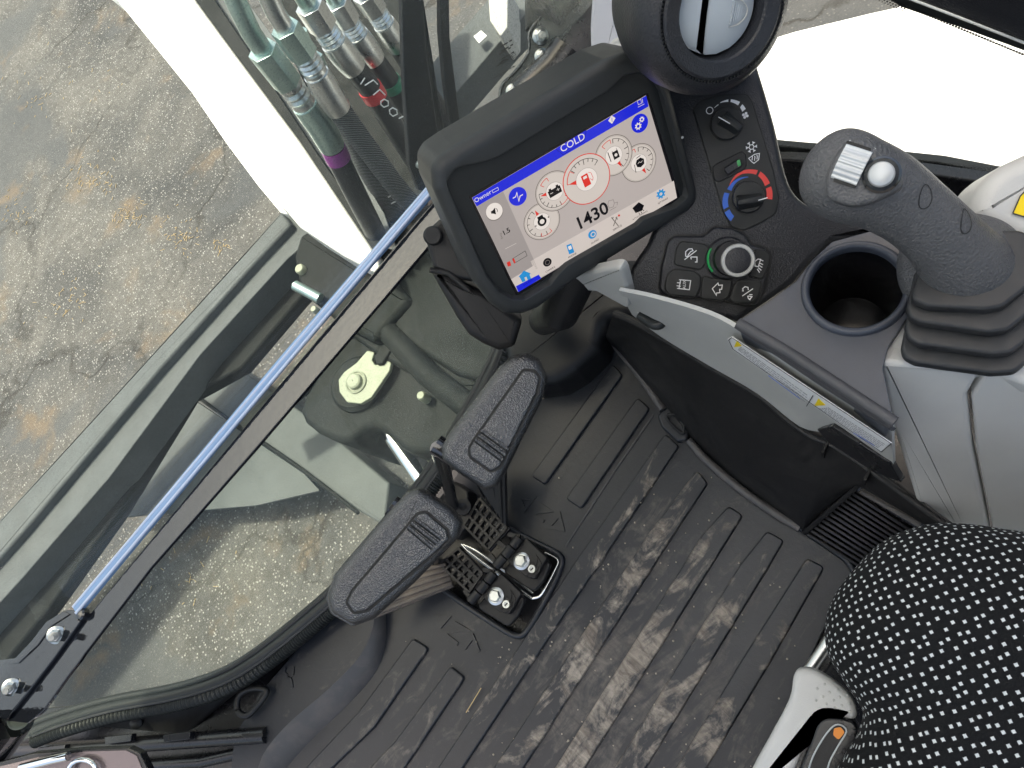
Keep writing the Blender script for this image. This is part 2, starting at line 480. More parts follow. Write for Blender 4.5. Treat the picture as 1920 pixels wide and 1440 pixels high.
# braided sleeve
m, t, p = nodes('braided_sleeve'); v = coords(t, rot=(rad(25), rad(40), 0))
wv = nn_(t, 'ShaderNodeTexWave'); wv.inputs['Scale'].default_value = 85; wv.inputs['Distortion'].default_value = 3; wv.inputs['Detail Scale'].default_value = .25
t.links.new(v, wv.inputs['Vector'])
t.links.new(ramp(t, wv.outputs['Fac'], [(.55, (.012, .013, .014)), (.92, (.16, .17, .17))]), p.inputs['Base Color']); p.inputs['Roughness'].default_value = .7
bump(t, p, wv.outputs['Fac'], .002, .6); M['braid'] = m
M['pad'].node_tree.nodes['Principled BSDF'].inputs['IOR'].default_value = 1.6
# mat ribs in the walked-on area: dried mud on top
def muddy(name, amt, sc, base, lo, hi, yk=.22):
    m, t, p = nodes(name); v = coords(t, rot=(0, 0, rad(-8)))
    mpx = coords(t, scale=(1, 2.6, 1))
    a = tnoise(t, mpx, sc, 10, .66, 1.4); b = tnoise(t, v, 70, 8, .7, .5); c2 = tnoise(t, v, 3.2, 3, .5)
    s = math_(t, 'ADD', math_(t, 'MULTIPLY', a, .75), math_(t, 'MULTIPLY', b, .25))
    s = math_(t, 'ADD', s, math_(t, 'MULTIPLY', math_(t, 'SUBTRACT', c2, .5), .35))
    gp_ = nn_(t, 'ShaderNodeNewGeometry'); ds0 = nn_(t, 'ShaderNodeVectorMath', operation='DISTANCE'); t.links.new(gp_.outputs['Position'], ds0.inputs[0]); ds0.inputs[1].default_value = pz(1110, 1340, 0)
    s = math_(t, 'SUBTRACT', s, math_(t, 'MULTIPLY', math_(t, 'SUBTRACT', ds0.outputs['Value'], .13), yk))
    f = math_(t, 'MULTIPLY', ramp(t, s, [(lo, 0.0), (hi, 1.0)]), amt)
    b9 = tnoise(t, coords(t, scale=(3.5, 1, 1), rot=(0, 0, rad(30))), 22, 6, .7, 1.0)
    c = mixc(t, f, mixc(t, c2, base, tuple(x * 1.5 for x in base)), mixc(t, ramp(t, b9, [(.35, 0.0), (.65, 1.0)]), (.13, .105, .085), (.42, .37, .31)))
    t.links.new(c, p.inputs['Base Color']); t.links.new(math_(t, 'ADD', math_(t, 'MULTIPLY', f, .4), .36), p.inputs['Roughness']); p.inputs['Specular IOR Level'].default_value = .4
    bump(t, p, math_(t, 'ADD', b, math_(t, 'MULTIPLY', f, .5)), .0006, .7); return m
M['mud'] = muddy('muddy_rib', .80, 10, (.011, .0132, .018), .495, .60, .34)
M['mat'] = muddy('mat_rubber_dusty', .30, 13, (.011, .0132, .018), .50, .66, .38)
M['rib'] = muddy('mat_rib_scuffed', .42, 14, (.0125, .0145, .019), .50, .66, .32)
# seat cloth
m, t, p = nodes('dotted_seat_cloth'); c = nn_(t, 'ShaderNodeTexCoord'); mp = nn_(t, 'ShaderNodeMapping'); mp.inputs['Rotation'].default_value = (0, 0, rad(28)); mp.inputs['Scale'].default_value = (142, 142, 1)
t.links.new(c.outputs['UV'], mp.inputs[0])
vo = nn_(t, 'ShaderNodeTexVoronoi'); vo.voronoi_dimensions = '2D'; vo.distance = 'CHEBYCHEV'; vo.inputs['Scale'].default_value = 1; vo.inputs['Randomness'].default_value = .42
t.links.new(mp.outputs[0], vo.inputs['Vector'])
v = coords(t); fz = tnoise(t, v, 1400, 3, .7)
d = math_(t, 'ADD', vo.outputs['Distance'], math_(t, 'MULTIPLY', math_(t, 'SUBTRACT', fz, .5), .14))
f = ramp(t, d, [(.135, 1.0), (.185, 0.0)])
wcol = mixc(t, fz, (.4, .43, .43), (.85, .87, .86)); bcol = mixc(t, fz, (.004, .004, .005), (.014, .0145, .015))
t.links.new(mixc(t, f, bcol, wcol), p.inputs['Base Color']); p.inputs['Roughness'].default_value = .95
p.inputs['Specular IOR Level'].default_value = .2
bump(t, p, math_(t, 'ADD', fz, math_(t, 'MULTIPLY', f, .6)), .0006, .8); M['cloth'] = m
# asphalt
m, t, p = nodes('weathered_asphalt'); v = coords(t)
b1 = tnoise(t, v, 2.2, 5, .6, .4); b2 = tnoise(t, v, 160, 4, .7); b3 = tnoise(t, v, 1.1, 4, .55, .5); b4 = tnoise(t, v, 26, 5, .65)
vo = nn_(t, 'ShaderNodeTexVoronoi'); vo.inputs['Scale'].default_value = 100; t.links.new(v, vo.inputs['Vector'])
vc = nn_(t, 'ShaderNodeSeparateColor'); t.links.new(vo.outputs['Color'], vc.inputs[0])
gr = math_(t, 'MULTIPLY', ramp(t, vo.outputs['Distance'], [(.18, 1.0), (.42, 0.0)]), ramp(t, vc.outputs[0], [(.42, 0.0), (.80, 1.0)]))
base = mixc(t, ramp(t, b1, [(.34, 0.0), (.62, 1.0)]), (.066, .067, .070), (.152, .147, .141))
base = mixc(t, ramp(t, b4, [(.35, 0.0), (.65, 1.0)]), mixc(t, 1.0, base, (.72, .70, .68), 'MULTIPLY'), base)
base = mixc(t, ramp(t, b2, [(.3, 0.0), (.7, 1.0)]), mixc(t, 1.0, base, (.58, .57, .56), 'MULTIPLY'), mixc(t, 1.0, base, (1.35, 1.33, 1.3), 'MULTIPLY'))
seal = ramp(t, b3, [(.44, 1.0), (.49, 0.0)])
gr2 = math_(t, 'MULTIPLY', gr, math_(t, 'SUBTRACT', .85, math_(t, 'MULTIPLY', seal, .65)))
base = mixc(t, math_(t, 'MULTIPLY', seal, .65), base, (.082, .085, .090))
base = mixc(t, gr2, base, (.44, .425, .40))
st = tnoise(t, v, 3.1, 6, .62, .3); base = mixc(t, ramp(t, st, [(.58, 0.0), (.68, .6)]), base, (.19, .135, .085))
cr = nn_(t, 'ShaderNodeTexVoronoi'); cr.feature = 'DISTANCE_TO_EDGE'; cr.inputs['Scale'].default_value = .85
dn = nn_(t, 'ShaderNodeTexNoise'); dn.inputs['Scale'].default_value = 5; dn.inputs['Detail'].default_value = 6; t.links.new(v, dn.inputs['Vector'])
vm = nn_(t, 'ShaderNodeMix', data_type='RGBA', blend_type='LINEAR_LIGHT'); vm.inputs[0].default_value = .22; t.links.new(v, vm.inputs[6]); t.links.new(dn.outputs['Color'], vm.inputs[7])
t.links.new(vm.outputs[2], cr.inputs['Vector'])
ck = math_(t, 'MULTIPLY', ramp(t, cr.outputs['Distance'], [(.003, 1.0), (.014, 0.0)]), ramp(t, b1, [(.40, 1.0), (.62, .25)]))
base = mixc(t, math_(t, 'MULTIPLY', ck, .75), base, (.030, .026, .022))
t.links.new(base, p.inputs['Base Color']); p.inputs['Roughness'].default_value = .9
hh = math_(t, 'ADD', math_(t, 'MULTIPLY', gr, .5), math_(t, 'SUBTRACT', b2, ck)); bump(t, p, hh, .006, .8); M['asph'] = m
# dusty window glass: clear, reflecting, with dust film and specks
def glass(name, tint, dustamt, specks, refl=.9):
    m = bpy.data.materials.new(name); m.use_nodes = True; t = m.node_tree; t.nodes.remove(t.nodes['Principled BSDF']); out = t.nodes['Material Output']
    tr = nn_(t, 'ShaderNodeBsdfTransparent'); tr.inputs[0].default_value = (*tint, 1)
    gl = nn_(t, 'ShaderNodeBsdfGlossy'); gl.inputs['Roughness'].default_value = .03
    df = nn_(t, 'ShaderNodeBsdfDiffuse'); df.inputs[0].default_value = (.55, .57, .55, 1)
    ge = nn_(t, 'ShaderNodeNewGeometry'); dp = nn_(t, 'ShaderNodeVectorMath', operation='DOT_PRODUCT'); t.links.new(ge.outputs['Incoming'], dp.inputs[0]); t.links.new(ge.outputs['Normal'], dp.inputs[1])
    sch = math_(t, 'ADD', math_(t, 'MULTIPLY', math_(t, 'POWER', math_(t, 'SUBTRACT', 1.0, math_(t, 'ABSOLUTE', dp.outputs['Value'])), 5.0), .95), .03)
    m1 = nn_(t, 'ShaderNodeMixShader'); t.links.new(math_(t, 'MULTIPLY', sch, refl), m1.inputs[0]); t.links.new(tr.outputs[0], m1.inputs[1]); t.links.new(gl.outputs[0], m1.inputs[2])
    v = coords(t); big = tnoise(t, v, 3.5, 4, .6); fine = tnoise(t, v, 420, 2, .6)
    sp = ramp(t, fine, [(.56, 0.0), (.72, 1.0)])
    film = ramp(t, big, [(.25, .25), (.75, 1.0)])
    f = math_(t, 'ADD', math_(t, 'MULTIPLY', film, dustamt), math_(t, 'MULTIPLY', math_(t, 'MULTIPLY', sp, film), specks))
    m2 = nn_(t, 'ShaderNodeMixShader'); t.links.new(f, m2.inputs[0]); t.links.new(m1.outputs[0], m2.inputs[1]); t.links.new(df.outputs[0], m2.inputs[2])
    t.links.new(m2.outputs[0], out.inputs[0]); return m
M['glass'] = glass('dusty_windshield_glass', (.93, .965, .95), .075, .34, .5)
M['glassc'] = glass('clean_side_glass', (.95, .97, .96), .0, .0)
M['glassl'] = glass('dusty_lower_glass', (.90, .95, .92), .055, .26, .45)
M['trim'] = flatm('trim_painted_sky', (.17, .29, .50), .22)  # blue of the reflected sky put into the base colour
M['trim2'] = flatm('trim_painted_streak', (.45, .52, .68), .12)  # bright streaks of the strip put into a paler colour

# ================================================================= SETTING
g = mk('ground', [(-120, -120, -1.0), (120, -120, -1.0), (120, 120, -1.0), (-120, 120, -1.0)], [[0, 1, 2, 3]], M['asph']); tag(g, kind='structure')

# straw and grit lying in the cracks (nobody could count it)
sp = []
for cx, cy, n, sr in ((245, 400, 22, 40), (170, 330, 30, 45), (20, 400, 18, 40), (340, 440, 24, 40), (120, 560, 20, 60), (160, 150, 10, 100), (60, 200, 10, 60), (410, 460, 8, 20), (350, 1080, 10, 90)):
    for i in range(n * 2):
        c = pz(cx + random.gauss(0, sr * .5), cy + random.gauss(0, sr * .4), -.998); a = random.uniform(0, 6.28); l = random.uniform(.003, .013)
        d = Vector((math.cos(a), math.sin(a), 0)) * l; nrm = Vector((-d.y, d.x, 0)).normalized() * .0007
        sp.append(box_spec(c - d, c + d, nrm, (0, 0, .002)))
tag(mks('straw_litter', sp, M['straw']), 'dry straw bits scattered on the cracked asphalt', 'straw', kind='stuff')

# ---------------------------------------------------------------- blade and its arms
bl = thing('dozer_blade', 'dusty grey dozer blade lying across the front of the machine', 'dozer blade')
fb = hz(-.55)
upper = [(-120, 1112), (0, 980), (130, 840), (258, 700), (456, 484), (528, 402), (560, 385), (760, 175), (905, 10), (960, -60)]
lower = [(1000, 10), (940, 75), (820, 215), (640, 400), (540, 484), (375, 665), (205, 895), (45, 1080), (-120, 1262)]
slab('mouldboard', fb, upper + lower, M['bladeg'], bl, 0, .10, .004, 0)
slab('top_rail', fb, [(-120, 1104), (0, 972), (130, 832), (257, 692), (454, 477), (526, 396), (545, 420), (470, 500), (300, 690), (40, 1000), (-120, 1180)], M['bladeg'], bl, .03, .05, .01, .01)
slab('shade_band', hz(-.64), [(-120, 1262), (45, 1080), (205, 895), (375, 665), (540, 484), (640, 400), (680, 440), (560, 560), (450, 690), (350, 745), (215, 965), (90, 1140), (-120, 1400)], M['iron'], bl, 0, .05, .01, 0)  # shade behind the blade, put in as a dark iron slab
sq = hz(-.515); slab('reflector_sticker', sq, [(888, 68), (902, 57), (913, 67), (898, 81)], M['label'], bl, 0, .004, 0, 0)
slab('end_cap', hz(-.46), [(914, -20), (952, -30), (951, 50), (938, 68), (918, 38)], M['greyd'], bl, 0, .1, .004, .005)
fa = hz(-.82)
ar = thing('blade_arm', 'grey welded push arm with triangular gusset behind the blade', 'push arm')
slab('arm_beam', fa, [(374, 668), (398, 662), (470, 706), (590, 790), (730, 905), (720, 985), (672, 958), (560, 875), (440, 795), (360, 738)], M['bladeg'], ar, 0, .10, .008, .01)
slab('gusset_plate', fa, [(352, 742), (440, 800), (570, 888), (600, 920), (480, 948), (340, 960), (205, 972), (250, 905)], M['bladeg'], ar, -.03, .012, .002, .004)
tube('weld_bead', [pz(x, y, -.812) for x, y in cpx([(362, 738), (440, 794), (560, 876), (672, 962)])], .006, M['iron'], ar, 8)
tube('weld_bead', [pz(x, y, -.842) for x, y in cpx([(352, 742), (300, 830), (205, 972)])], .006, M['iron'], ar, 8)

# ---------------------------------------------------------------- boom
A_ = pY(650, 430, 1.34); B_ = pY(310, 0, 2.15)
vd = (B_ - A_); fbm = Fr(A_, Vector((1, 0, 0)).cross(vd), vd)
if fbm.N.z < 0: fbm = Fr(A_, -fbm.N, vd)
bo = thing('boom', 'white painted excavator boom in full sun beside the hoses', 'boom')
slab('boom_body', fbm, [(180, -70), (227, 0), (300, 90), (367, 173), (433, 270), (493, 350), (533, 393), (560, 425), (640, 478), (720, 520), (700, 470), (560, 262), (432, 90), (366, 0), (320, -70)], M['white'], bo, 0, .20, .012, .0)
slab('edge_flange', fbm, [(165, -70), (219, 0), (292, 90), (359, 173), (425, 270), (485, 350), (525, 398), (540, 402), (502, 354), (442, 274), (376, 177), (309, 94), (236, 4), (190, -70)], M['white'], bo, -.03, .015, .003, 0)
Q0 = fbm.w((pY(270, -60, 2.3) - fbm.O).dot(fbm.X), fbm.Y.dot(pY(270, -60, 2.3) - fbm.O), -.1)
tube('boom_bend', [Q0, Q0 + Vector((.03, .5, .35)), Q0 + Vector((.06, .9, 1.1)), Q0 + Vector((.08, 1.0, 2.2))], [.12, .14, .14, .12], M['white'], bo, 8)
slab('hose_backing', fbm, [(462, -70), (780, -70), (800, 200), (800, 430), (745, 475), (640, 300)], M['iron'], bo, -.12, .01, .001, 0)  # dark sheet added behind the hoses to cover the bright ground
# grey guard plate along the hoses
slab('guard_plate', fbm, [(350, -70), (398, 0), (478, 118), (592, 290), (700, 460), (745, 470), (720, 400), (640, 265), (520, 80), (462, 0), (420, -70)], M['bladeg'], bo, -.02, .006, .001, 0)
slab('shade_strip', fbm, [(325, -70), (366, 0), (432, 90), (560, 262), (700, 470), (722, 470), (596, 290), (482, 118), (402, 0), (356, -70)], M['iron'], bo, .004, .16, .001, 0)  # dark strip stands in for the boom's shaded side

sw = thing('swing_post', 'dark cast swing post under the boom foot with bolts and pin', 'swing post')
fs = hz(-.42)
slab('boss', fs, [(560, 440), (600, 415), (640, 425), (720, 500), (770, 560), (700, 640), (640, 610), (560, 545), (548, 480)], M['iron'], sw, 0, .3, .02, .02)
slab('cheek_plate', hz(-.44), [(690, 470), (800, 470), (905, 560), (950, 660), (930, 720), (850, 700), (760, 640), (690, 560)], M['iron'], sw, 0, .25, .015, .02)
for (x, y, r) in ((565, 506, .014), (592, 582, .009)):
    lathe('bolt_head', pz(x, y, -.415), (0, 0, 1), [(r, -.01), (r, .008), (r * .8, .012), (0, .013)], M['cream'], sw, 16)
tube('pin', [pz(553, 535, -.38), pz(600, 560, -.40)], .014, M['zincg'], sw, 16)
sb = thing('swing_bracket', 'dark cast swing bracket below the lower windshield', 'bracket')
fk = hz(-.5)
slab('casting', fk, cpx([(560, 770), (640, 640), (690, 560), (760, 590), (800, 640), (850, 700), (900, 760), (850, 830), (770, 850), (700, 800), (640, 830)], 4, True), M['iron'], sb, 0, .3, .02, 0)
slab('web', fk, [(640, 560), (700, 590), (860, 690), (900, 720), (880, 750), (820, 730), (700, 660), (630, 610)], M['iron'], sb, .04, .05, .012, .01)
slab('rib_plate', fk, [(750, 600), (830, 700), (800, 720), (720, 625)], M['iron'], sb, .03, .06, .006, .004)
tube('cross_tube', [pz(700, 590, -.46), pz(800, 700, -.44), pz(900, 780, -.42)], .03, M['iron'], sb, 16)
tube('pivot_tube', [pz(470, 800, -.62), pz(600, 690, -.58), pz(690, 600, -.5)], .035, M['iron'], sb, 16)
lathe('grease_cap', pz(790, 742, -.46), (0, 0, 1), [(.012, -.03), (.012, 0), (.009, .006), (0, .007)], M['cream'], sb, 16)
lathe('boss_ring', pz(672, 722, -.5), (0, 0, 1), [(.075, -.05), (.075, .012), (.065, .022), (0, .022)], M['iron'], sb, 32)
rp = thing('pin_retainer_plate', 'cream forked retainer plate with round pin head, seen through the lower glass', 'retainer plate')
fr_ = hz(-.465)
slab('plate', fr_, [(636, 735), (634, 712), (645, 697), (668, 680), (688, 657), (702, 660), (697, 675), (703, 684), (716, 682), (722, 673), (733, 680), (730, 695), (712, 722), (696, 745), (676, 757), (650, 754)], M['cream'], rp, 0, .012, .003, .006)
lathe('pin_head', fr_.hit(668, 717), (0, 0, 1), [(.030, -.01), (.030, .004), (.026, .006), (.024, .003), (.021, .003), (.020, .014), (.016, .017), (.002, .017), (0, .014)], M['cream'], rp, 32)
slab('stop_lug', fr_, [(700, 668), (722, 640), (736, 650), (716, 682), (705, 683)], M['iron'], rp, .012, .05, .004, .006)
cy = thing('hydraulic_cylinder', 'polished chrome ram rod behind the lower windshield seal', 'hydraulic cylinder')
tube('barrel', [pz(690, 790, -.58), pz(726, 816, -.58)], .03, M['iron'], cy, 24)
tube('rod', [pz(715, 790, -.57), pz(790, 900, -.57)], .021, M['chrome'], cy, 24)
tube('guide', [pz(752, 790, -.6), pz(815, 868, -.6)], .012, M['cream'], cy, 12)

# undercarriage / machine deck, below everything in the cab
dk = thing('machine_deck', 'black steel deck of the machine under the cab floor', 'deck')
fdk = hz(-.06)
Pdk = loc2(fdk, [(-400, 1500), (60, 1330), (330, 1310), (480, 1252), (600, 1165), (720, 1040), (820, 920), (900, 800), (950, 690), (1000, 560), (1090, 330)], 0) + [Vector((.50, .72)), Vector((.50, -.9)), Vector((-.9, -.9))]
mk('deck_plate', *slab_spec(fdk, Pdk, 0, .10, .002), M['frame'], dk)

# ---------------------------------------------------------------- hydraulic hoses
def along(P, s0, s1, n=6):
    L = [0]
    for i in range(1, len(P)): L.append(L[-1] + (P[i] - P[i - 1]).length)
    T = L[-1]
    def at(s):
        s *= T
        for i in range(1, len(P)):
            if L[i] >= s: return P[i - 1].lerp(P[i], (s - L[i - 1]) / (L[i] - L[i - 1] + 1e-9))
        return P[-1]
    return [at(s0 + (s1 - s0) * k / n) for k in range(n + 1)]
def hose(label, px, Y, r, fit, mats, band=None, sleeve=False):
    t = thing('hydraulic_hose', label, 'hose', 'hydraulic hoses along the boom')
    P = [pY(x, y, Y) for x, y in cpx(px, 8)]; r = r * 1.22
    f = fit
    tube('hose', along(P, f, 1, 24), r * .95, M['braid'] if sleeve else M['hose'], t, 16)
    a, b = mats
    tube('pipe', along(P, 0, f * .42, 3), r * .7, a, t, 16)
    q = along(P, f * .38, f * .60, 3); V, F = tube_spec(q, r * 1.12, 6); mk('hex_nut', V, F, b, t, 20, bev=.0008)
    q = along(P, f * .60, f * .76, 8); tube('ferrule_neck', q, [r * .85, r * .95, r * .85, r * .98, r * .85, r * .98, r * .85, r * .95, r * .9], M['steel'], t, 20)
    tube('crimp_collar', along(P, f * .76, f * 1.08, 4), [r * 1.02, r * 1.1, r * 1.1, r * 1.1, r * 1.02], b if a is M['zincg'] else M['steel'], t, 20)
    if band:
        tube('marking_band', along(P, band[0], band[0] + .035, 2), r * 1.03, band[1], t, 20)
    return t, P
Hh = []
Hh.append(hose('lower hose with greenish fittings and purple band', [(420, -50), (470, 60), (520, 130), (575, 200), (610, 250), (660, 350), (720, 470), (760, 560)], 1.28, .0215, .40, (M['zincg'], M['zincg']), (.435, M['purple'])))
Hh.append(hose('braided hose with orange striped hex nut', [(480, -60), (520, 30), (575, 110), (625, 190), (690, 280), (760, 370), (830, 430)], 1.22, .020, .36, (M['steel'], M['zincg']), None, True))
Hh.append(hose('hose with red band beside chalk marks', [(530, -70), (580, 10), (630, 85), (690, 160), (740, 240), (800, 330), (860, 380)], 1.26, .0205, .30, (M['zincg'], M['steel']), (.405, M['red'])))
Hh.append(hose('hose with dark green band near the wiper', [(590, -70), (640, 20), (690, 95), (740, 165), (790, 240), (850, 320)], 1.30, .019, .34, (M['zincg'], M['steel']), (.47, M['green'])))
Hh.append(hose('short hose nearest the wiper arm', [(640, -70), (690, 0), (740, 75), (780, 140), (840, 230), (880, 300)], 1.33, .019, .33, (M['steel'], M['steel'])))
Hh.append(hose('plain lower hose partly hidden under the braided one', [(560, 60), (600, 150), (650, 240), (690, 320), (740, 400), (800, 480)], 1.36, .020, .2, (M['zincg'], M['zincg']), None, True))
# orange paint stripe on the hex nut
q = [pY(x, y, 1.195) for x, y in ((502, 18), (518, 42))]
# chalk marks on the hose with the red band
def chalk(lines, Y, th, name, parent, mm):
    sp = []
    for l in lines: sp.append(tube_spec([pY(x, y, Y) for x, y in l], th, 5))
    return mks(name, sp, mm, parent)
chalk([[(676, 158), (684, 146)], [(684, 160), (700, 150), (708, 158)], [(700, 178), (712, 168), (722, 178)],
       [(714, 190), (720, 186), (728, 190), (728, 198), (720, 201), (714, 196), (714, 190)],
       [(730, 206), (736, 202), (744, 206), (745, 214), (737, 218), (731, 213), (730, 206)], [(748, 222), (756, 218), (764, 224)]], 1.232, .0014, 'chalk_marks', Hh[2][0], M['wht'])
fx = Fr(pY(728, 355, 1.24), (-.2, -.75, .65), pY(745, 385, 1.24) - pY(712, 325, 1.24))
mks('printed_marks', [text_spec(fx, '10  M', 0, 0, .03, .0)], M['cream_l'], Hh[0][0])

# wiper arms outside the glass
def wiper(label, pts, Y, bolt, extra=None):
    t = thing('windshield_wiper', label, 'wiper', 'windshield wipers')
    f = Fr((0, Y, 0), (0, -1, .12)); slab('arm', f, pts, M['black'], t, 0, .008, .002, .004)
    if bolt: lathe('rivet', f.hit(*bolt, .001), f.N, [(.006, -.002), (.006, .001), (.004, .003), (0, .003)], M['steel'], t, 16)
    if extra: slab('blade_rubber', f, extra, M['rubber'], t, -.012, .012, .003, .002)
wiper('wide black wiper arm outside the windshield', [(752, -60), (790, -60), (800, 100), (822, 250), (832, 330), (812, 360), (786, 358), (768, 310), (758, 150)], .74, (786, 308), [(790, -40), (806, 100), (838, 260), (842, 300), (826, 300), (798, 120), (784, -40)])
wiper('narrow black wiper arm to the right of the wide one', [(826, -60), (842, -60), (844, 70), (862, 220), (872, 270), (852, 285), (834, 150), (826, 60)], .72, (845, 248))

# ---------------------------------------------------------------- windshield, crossbar, trim
zb = .30; fz_ = hz(zb)
ends = fz_.hit(110, 1165), fz_.hit(975, 165)
dirb = (ends[1] - ends[0]).normalized()
nb = Vector((-dirb.y, dirb.x, 0)).normalized()      # forward
ws = thing('windshield', 'upper dusty windshield pane above the black crossbar', 'windshield')
P0, P1 = ends[0] - dirb * .3 + nb * .004, ends[1] + dirb * .25 + nb * .004
tp = Vector((0, 0, 1.15)) - nb * .12
V, F = box_spec(P0, P1, nb * .003, tp); mk('pane', V, F, M['glass'], ws, 30)
fg = Fr(P0 - nb * .0045, -nb + Vector((0, 0, -.1)), dirb)
ln = []
for i, (x0, y0) in enumerate(((938, 88), (940, 96), (936, 102), (942, 110), (937, 118), (932, 124))):
    ln.append([(x0, y0), (x0 + 14, y0 - 8)])
    ln.append([(x0 + 17, y0 - 10), (x0 + 22, y0 - 13)])
ln += [[(925 + 6 * k, 147 - 3.5 * k), (929 + 6 * k, 145 - 3.5 * k)] for k in range(7)]
fge = Fr(ends[1] - nb * .002, -nb, dirb)
strokes('etched_marks', fge, ln + [{'p': [(962 + 6 * math.cos(a / 12 * 6.283), 106 + 7 * math.sin(a / 12 * 6.283)) for a in range(12)], 'c': True, 'w': .0006}], .0016, .0, M['ink'], ws)
mks('etched_letter', [text_spec(fge, 'E', *fge.loc(962, 106, 0), .010, .0005)], M['ink'], ws)

cb = thing('crossbar', 'glossy black flat crossbar between upper and lower windshield', 'crossbar')
slab('bar', fz_, [(150, 1146), (164, 1152), (171, 1148), (540, 702), (816, 372), (905, 262), (950, 212), (985, 190), (998, 246), (968, 270), (912, 337), (846, 411), (479, 841), (281, 1066), (158, 1226), (150, 1238), (128, 1266), (80, 1334), (52, 1356), (12, 1352), (-30, 1320), (-40, 1262), (40, 1240), (90, 1180)], M['gloss'], cb, 0, .005, .0012, 0)
slab('end_plate', fz_, [(148, 1143), (124, 1144), (96, 1160), (68, 1200), (34, 1236), (-30, 1244), (-60, 1330), (10, 1350), (50, 1300), (100, 1235), (150, 1165)], M['gloss'], cb, .006, .005, .0015, .006)
slab('flange', fz_, [(118, 1146), (86, 1166), (60, 1200), (28, 1234), (-40, 1242), (-40, 1250), (34, 1244), (70, 1210), (96, 1174), (130, 1152)], M['gloss'], cb, .008, .006, .001, 0)
ts = thing('trim_strip', 'clear edge strip along the windshield bottom, sky blue put into its colour', 'trim strip')
V, F = tube_spec([fz_.hit(150, 1143) + Vector((0, 0, .004)), fz_.hit(530, 686) + Vector((0, 0, .004)), fz_.hit(945, 203) + Vector((0, 0, .004))], .0088, 20, ups=(0, 0, 1), ell=[.6] * 3)
mk('strip', V, F, M['trim'], ts)
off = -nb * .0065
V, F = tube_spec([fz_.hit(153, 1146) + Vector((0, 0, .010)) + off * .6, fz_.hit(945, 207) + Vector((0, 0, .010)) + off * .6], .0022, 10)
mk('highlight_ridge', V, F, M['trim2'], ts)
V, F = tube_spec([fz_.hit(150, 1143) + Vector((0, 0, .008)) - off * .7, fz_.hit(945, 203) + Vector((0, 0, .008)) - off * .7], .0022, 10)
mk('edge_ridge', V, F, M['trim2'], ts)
lathe('end_plug', fz_.hit(160, 1152) + Vector((0, 0, .004)), (0, 0, 1), [(.008, -.004), (.008, .004), (.006, .006), (0, .007)], M['gloss'], ts, 16)

# flanged bolts with threaded ends, shared mesh
def bolt_meshes():
    a = mks('nut', [lathe_spec((0, 0, 0), (0, 0, 1), [(.0115, 0), (.0115, .002), (.0085, .0035), (.008, .004)], 24), lathe_spec((0, 0, .003), (0, 0, 1), [(.0082, 0), (.0082, .007), (.0068, .0085), (0, .0085)], 6)], M['steel'])
    pr = [(.0045, .010)]
    for k in range(7): pr += [(.0048, .0115 + .0014 * k), (.0040, .0122 + .0014 * k)]
    pr += [(.0035, .0225), (0, .0225)]
    b = mks('thread', [lathe_spec((0, 0, 0), (0, 0, 1), pr, 14)], M['greyd'])
    r = a.data, b.data; bpy.data.objects.remove(a); bpy.data.objects.remove(b); return r
NUT, THR = bolt_meshes()
def bolt(pos, axis, label, group, s=1.0):
    t = thing('flange_bolt', label, 'bolt', group)
    q = Fr(pos, axis); m4 = Matrix.Translation(q.O) @ Matrix(((q.X.x, q.Y.x, q.N.x), (q.X.y, q.Y.y, q.N.y), (q.X.z, q.Y.z, q.N.z))).to_4x4() @ Matrix.Scale(s, 4)
    place('nut', NUT, m4, t); place('thread', THR, m4, t)
bx = Vector((.25, -.55, .75))
bolt(fz_.hit(106, 1190, .008), bx, 'upper flanged bolt on the left end of the black crossbar', 'bolts on the crossbar ends')
bolt(fz_.hit(22, 1288, .008), bx, 'lower flanged bolt at the far left end of the crossbar', 'bolts on the crossbar ends')

# lower windshield
lw = thing('lower_windshield', 'lower windshield pane under the crossbar, dusty and slightly green', 'windshield')
seal_px = [(60, 1372), (120, 1350), (210, 1325), (330, 1302), (415, 1275), (480, 1238), (560, 1176), (640, 1105), (705, 1025), (770, 945), (830, 862), (880, 775), (925, 690), (960, 600), (1010, 520)]
zs = .05
top3 = []; bot3 = []
sl_ = [pz(x, y, zs) for x, y in cpx(seal_px, 3)]
for i, b in enumerate(sl_):
    s = i / (len(sl_) - 1)
    bot3.append(b)
for b in bot3:
    # foot of the perpendicular on the bar line
    d = (b - ends[0]).dot(dirb); t_ = ends[0] + dirb * d; t_ = Vector((t_.x, t_.y, zb - .012)) - nb * .008; top3.append(t_)
loft('pane', top3, bot3, M['glassl'], lw, .004, 3)
rs = thing('window_seal', 'black rubber window seal curving along the lower windshield', 'seal')
tube('outer_lip', [pz(x - 5, y - 13, zs + .012) for x, y in cpx(seal_px, 6)], .0065, M['rubber'], rs, 12)
tube('middle_lip', [pz(x, y, zs + .012) for x, y in cpx(seal_px, 6)], .0085, M['rubber'], rs, 12)
P = [pz(x + 5, y + 18, zs + .006) for x, y in cpx(seal_px, 40)]
P = along(P, 0, 1, 1300); L = 0; rr = []
for i in range(len(P)):
    if i: L += (P[i] - P[i - 1]).length
    rr.append(.0105 * (1 + .12 * math.sin(L * 2 * math.pi / .0042)))
tube('ribbed_trim', P, rr, M['rubber'], rs, 14, 60)
tube('stitched_bead', [pz(x + 1, y + 8, zs + .016) for x, y in cpx(seal_px, 6)], .0025, M['bell'], rs, 8)

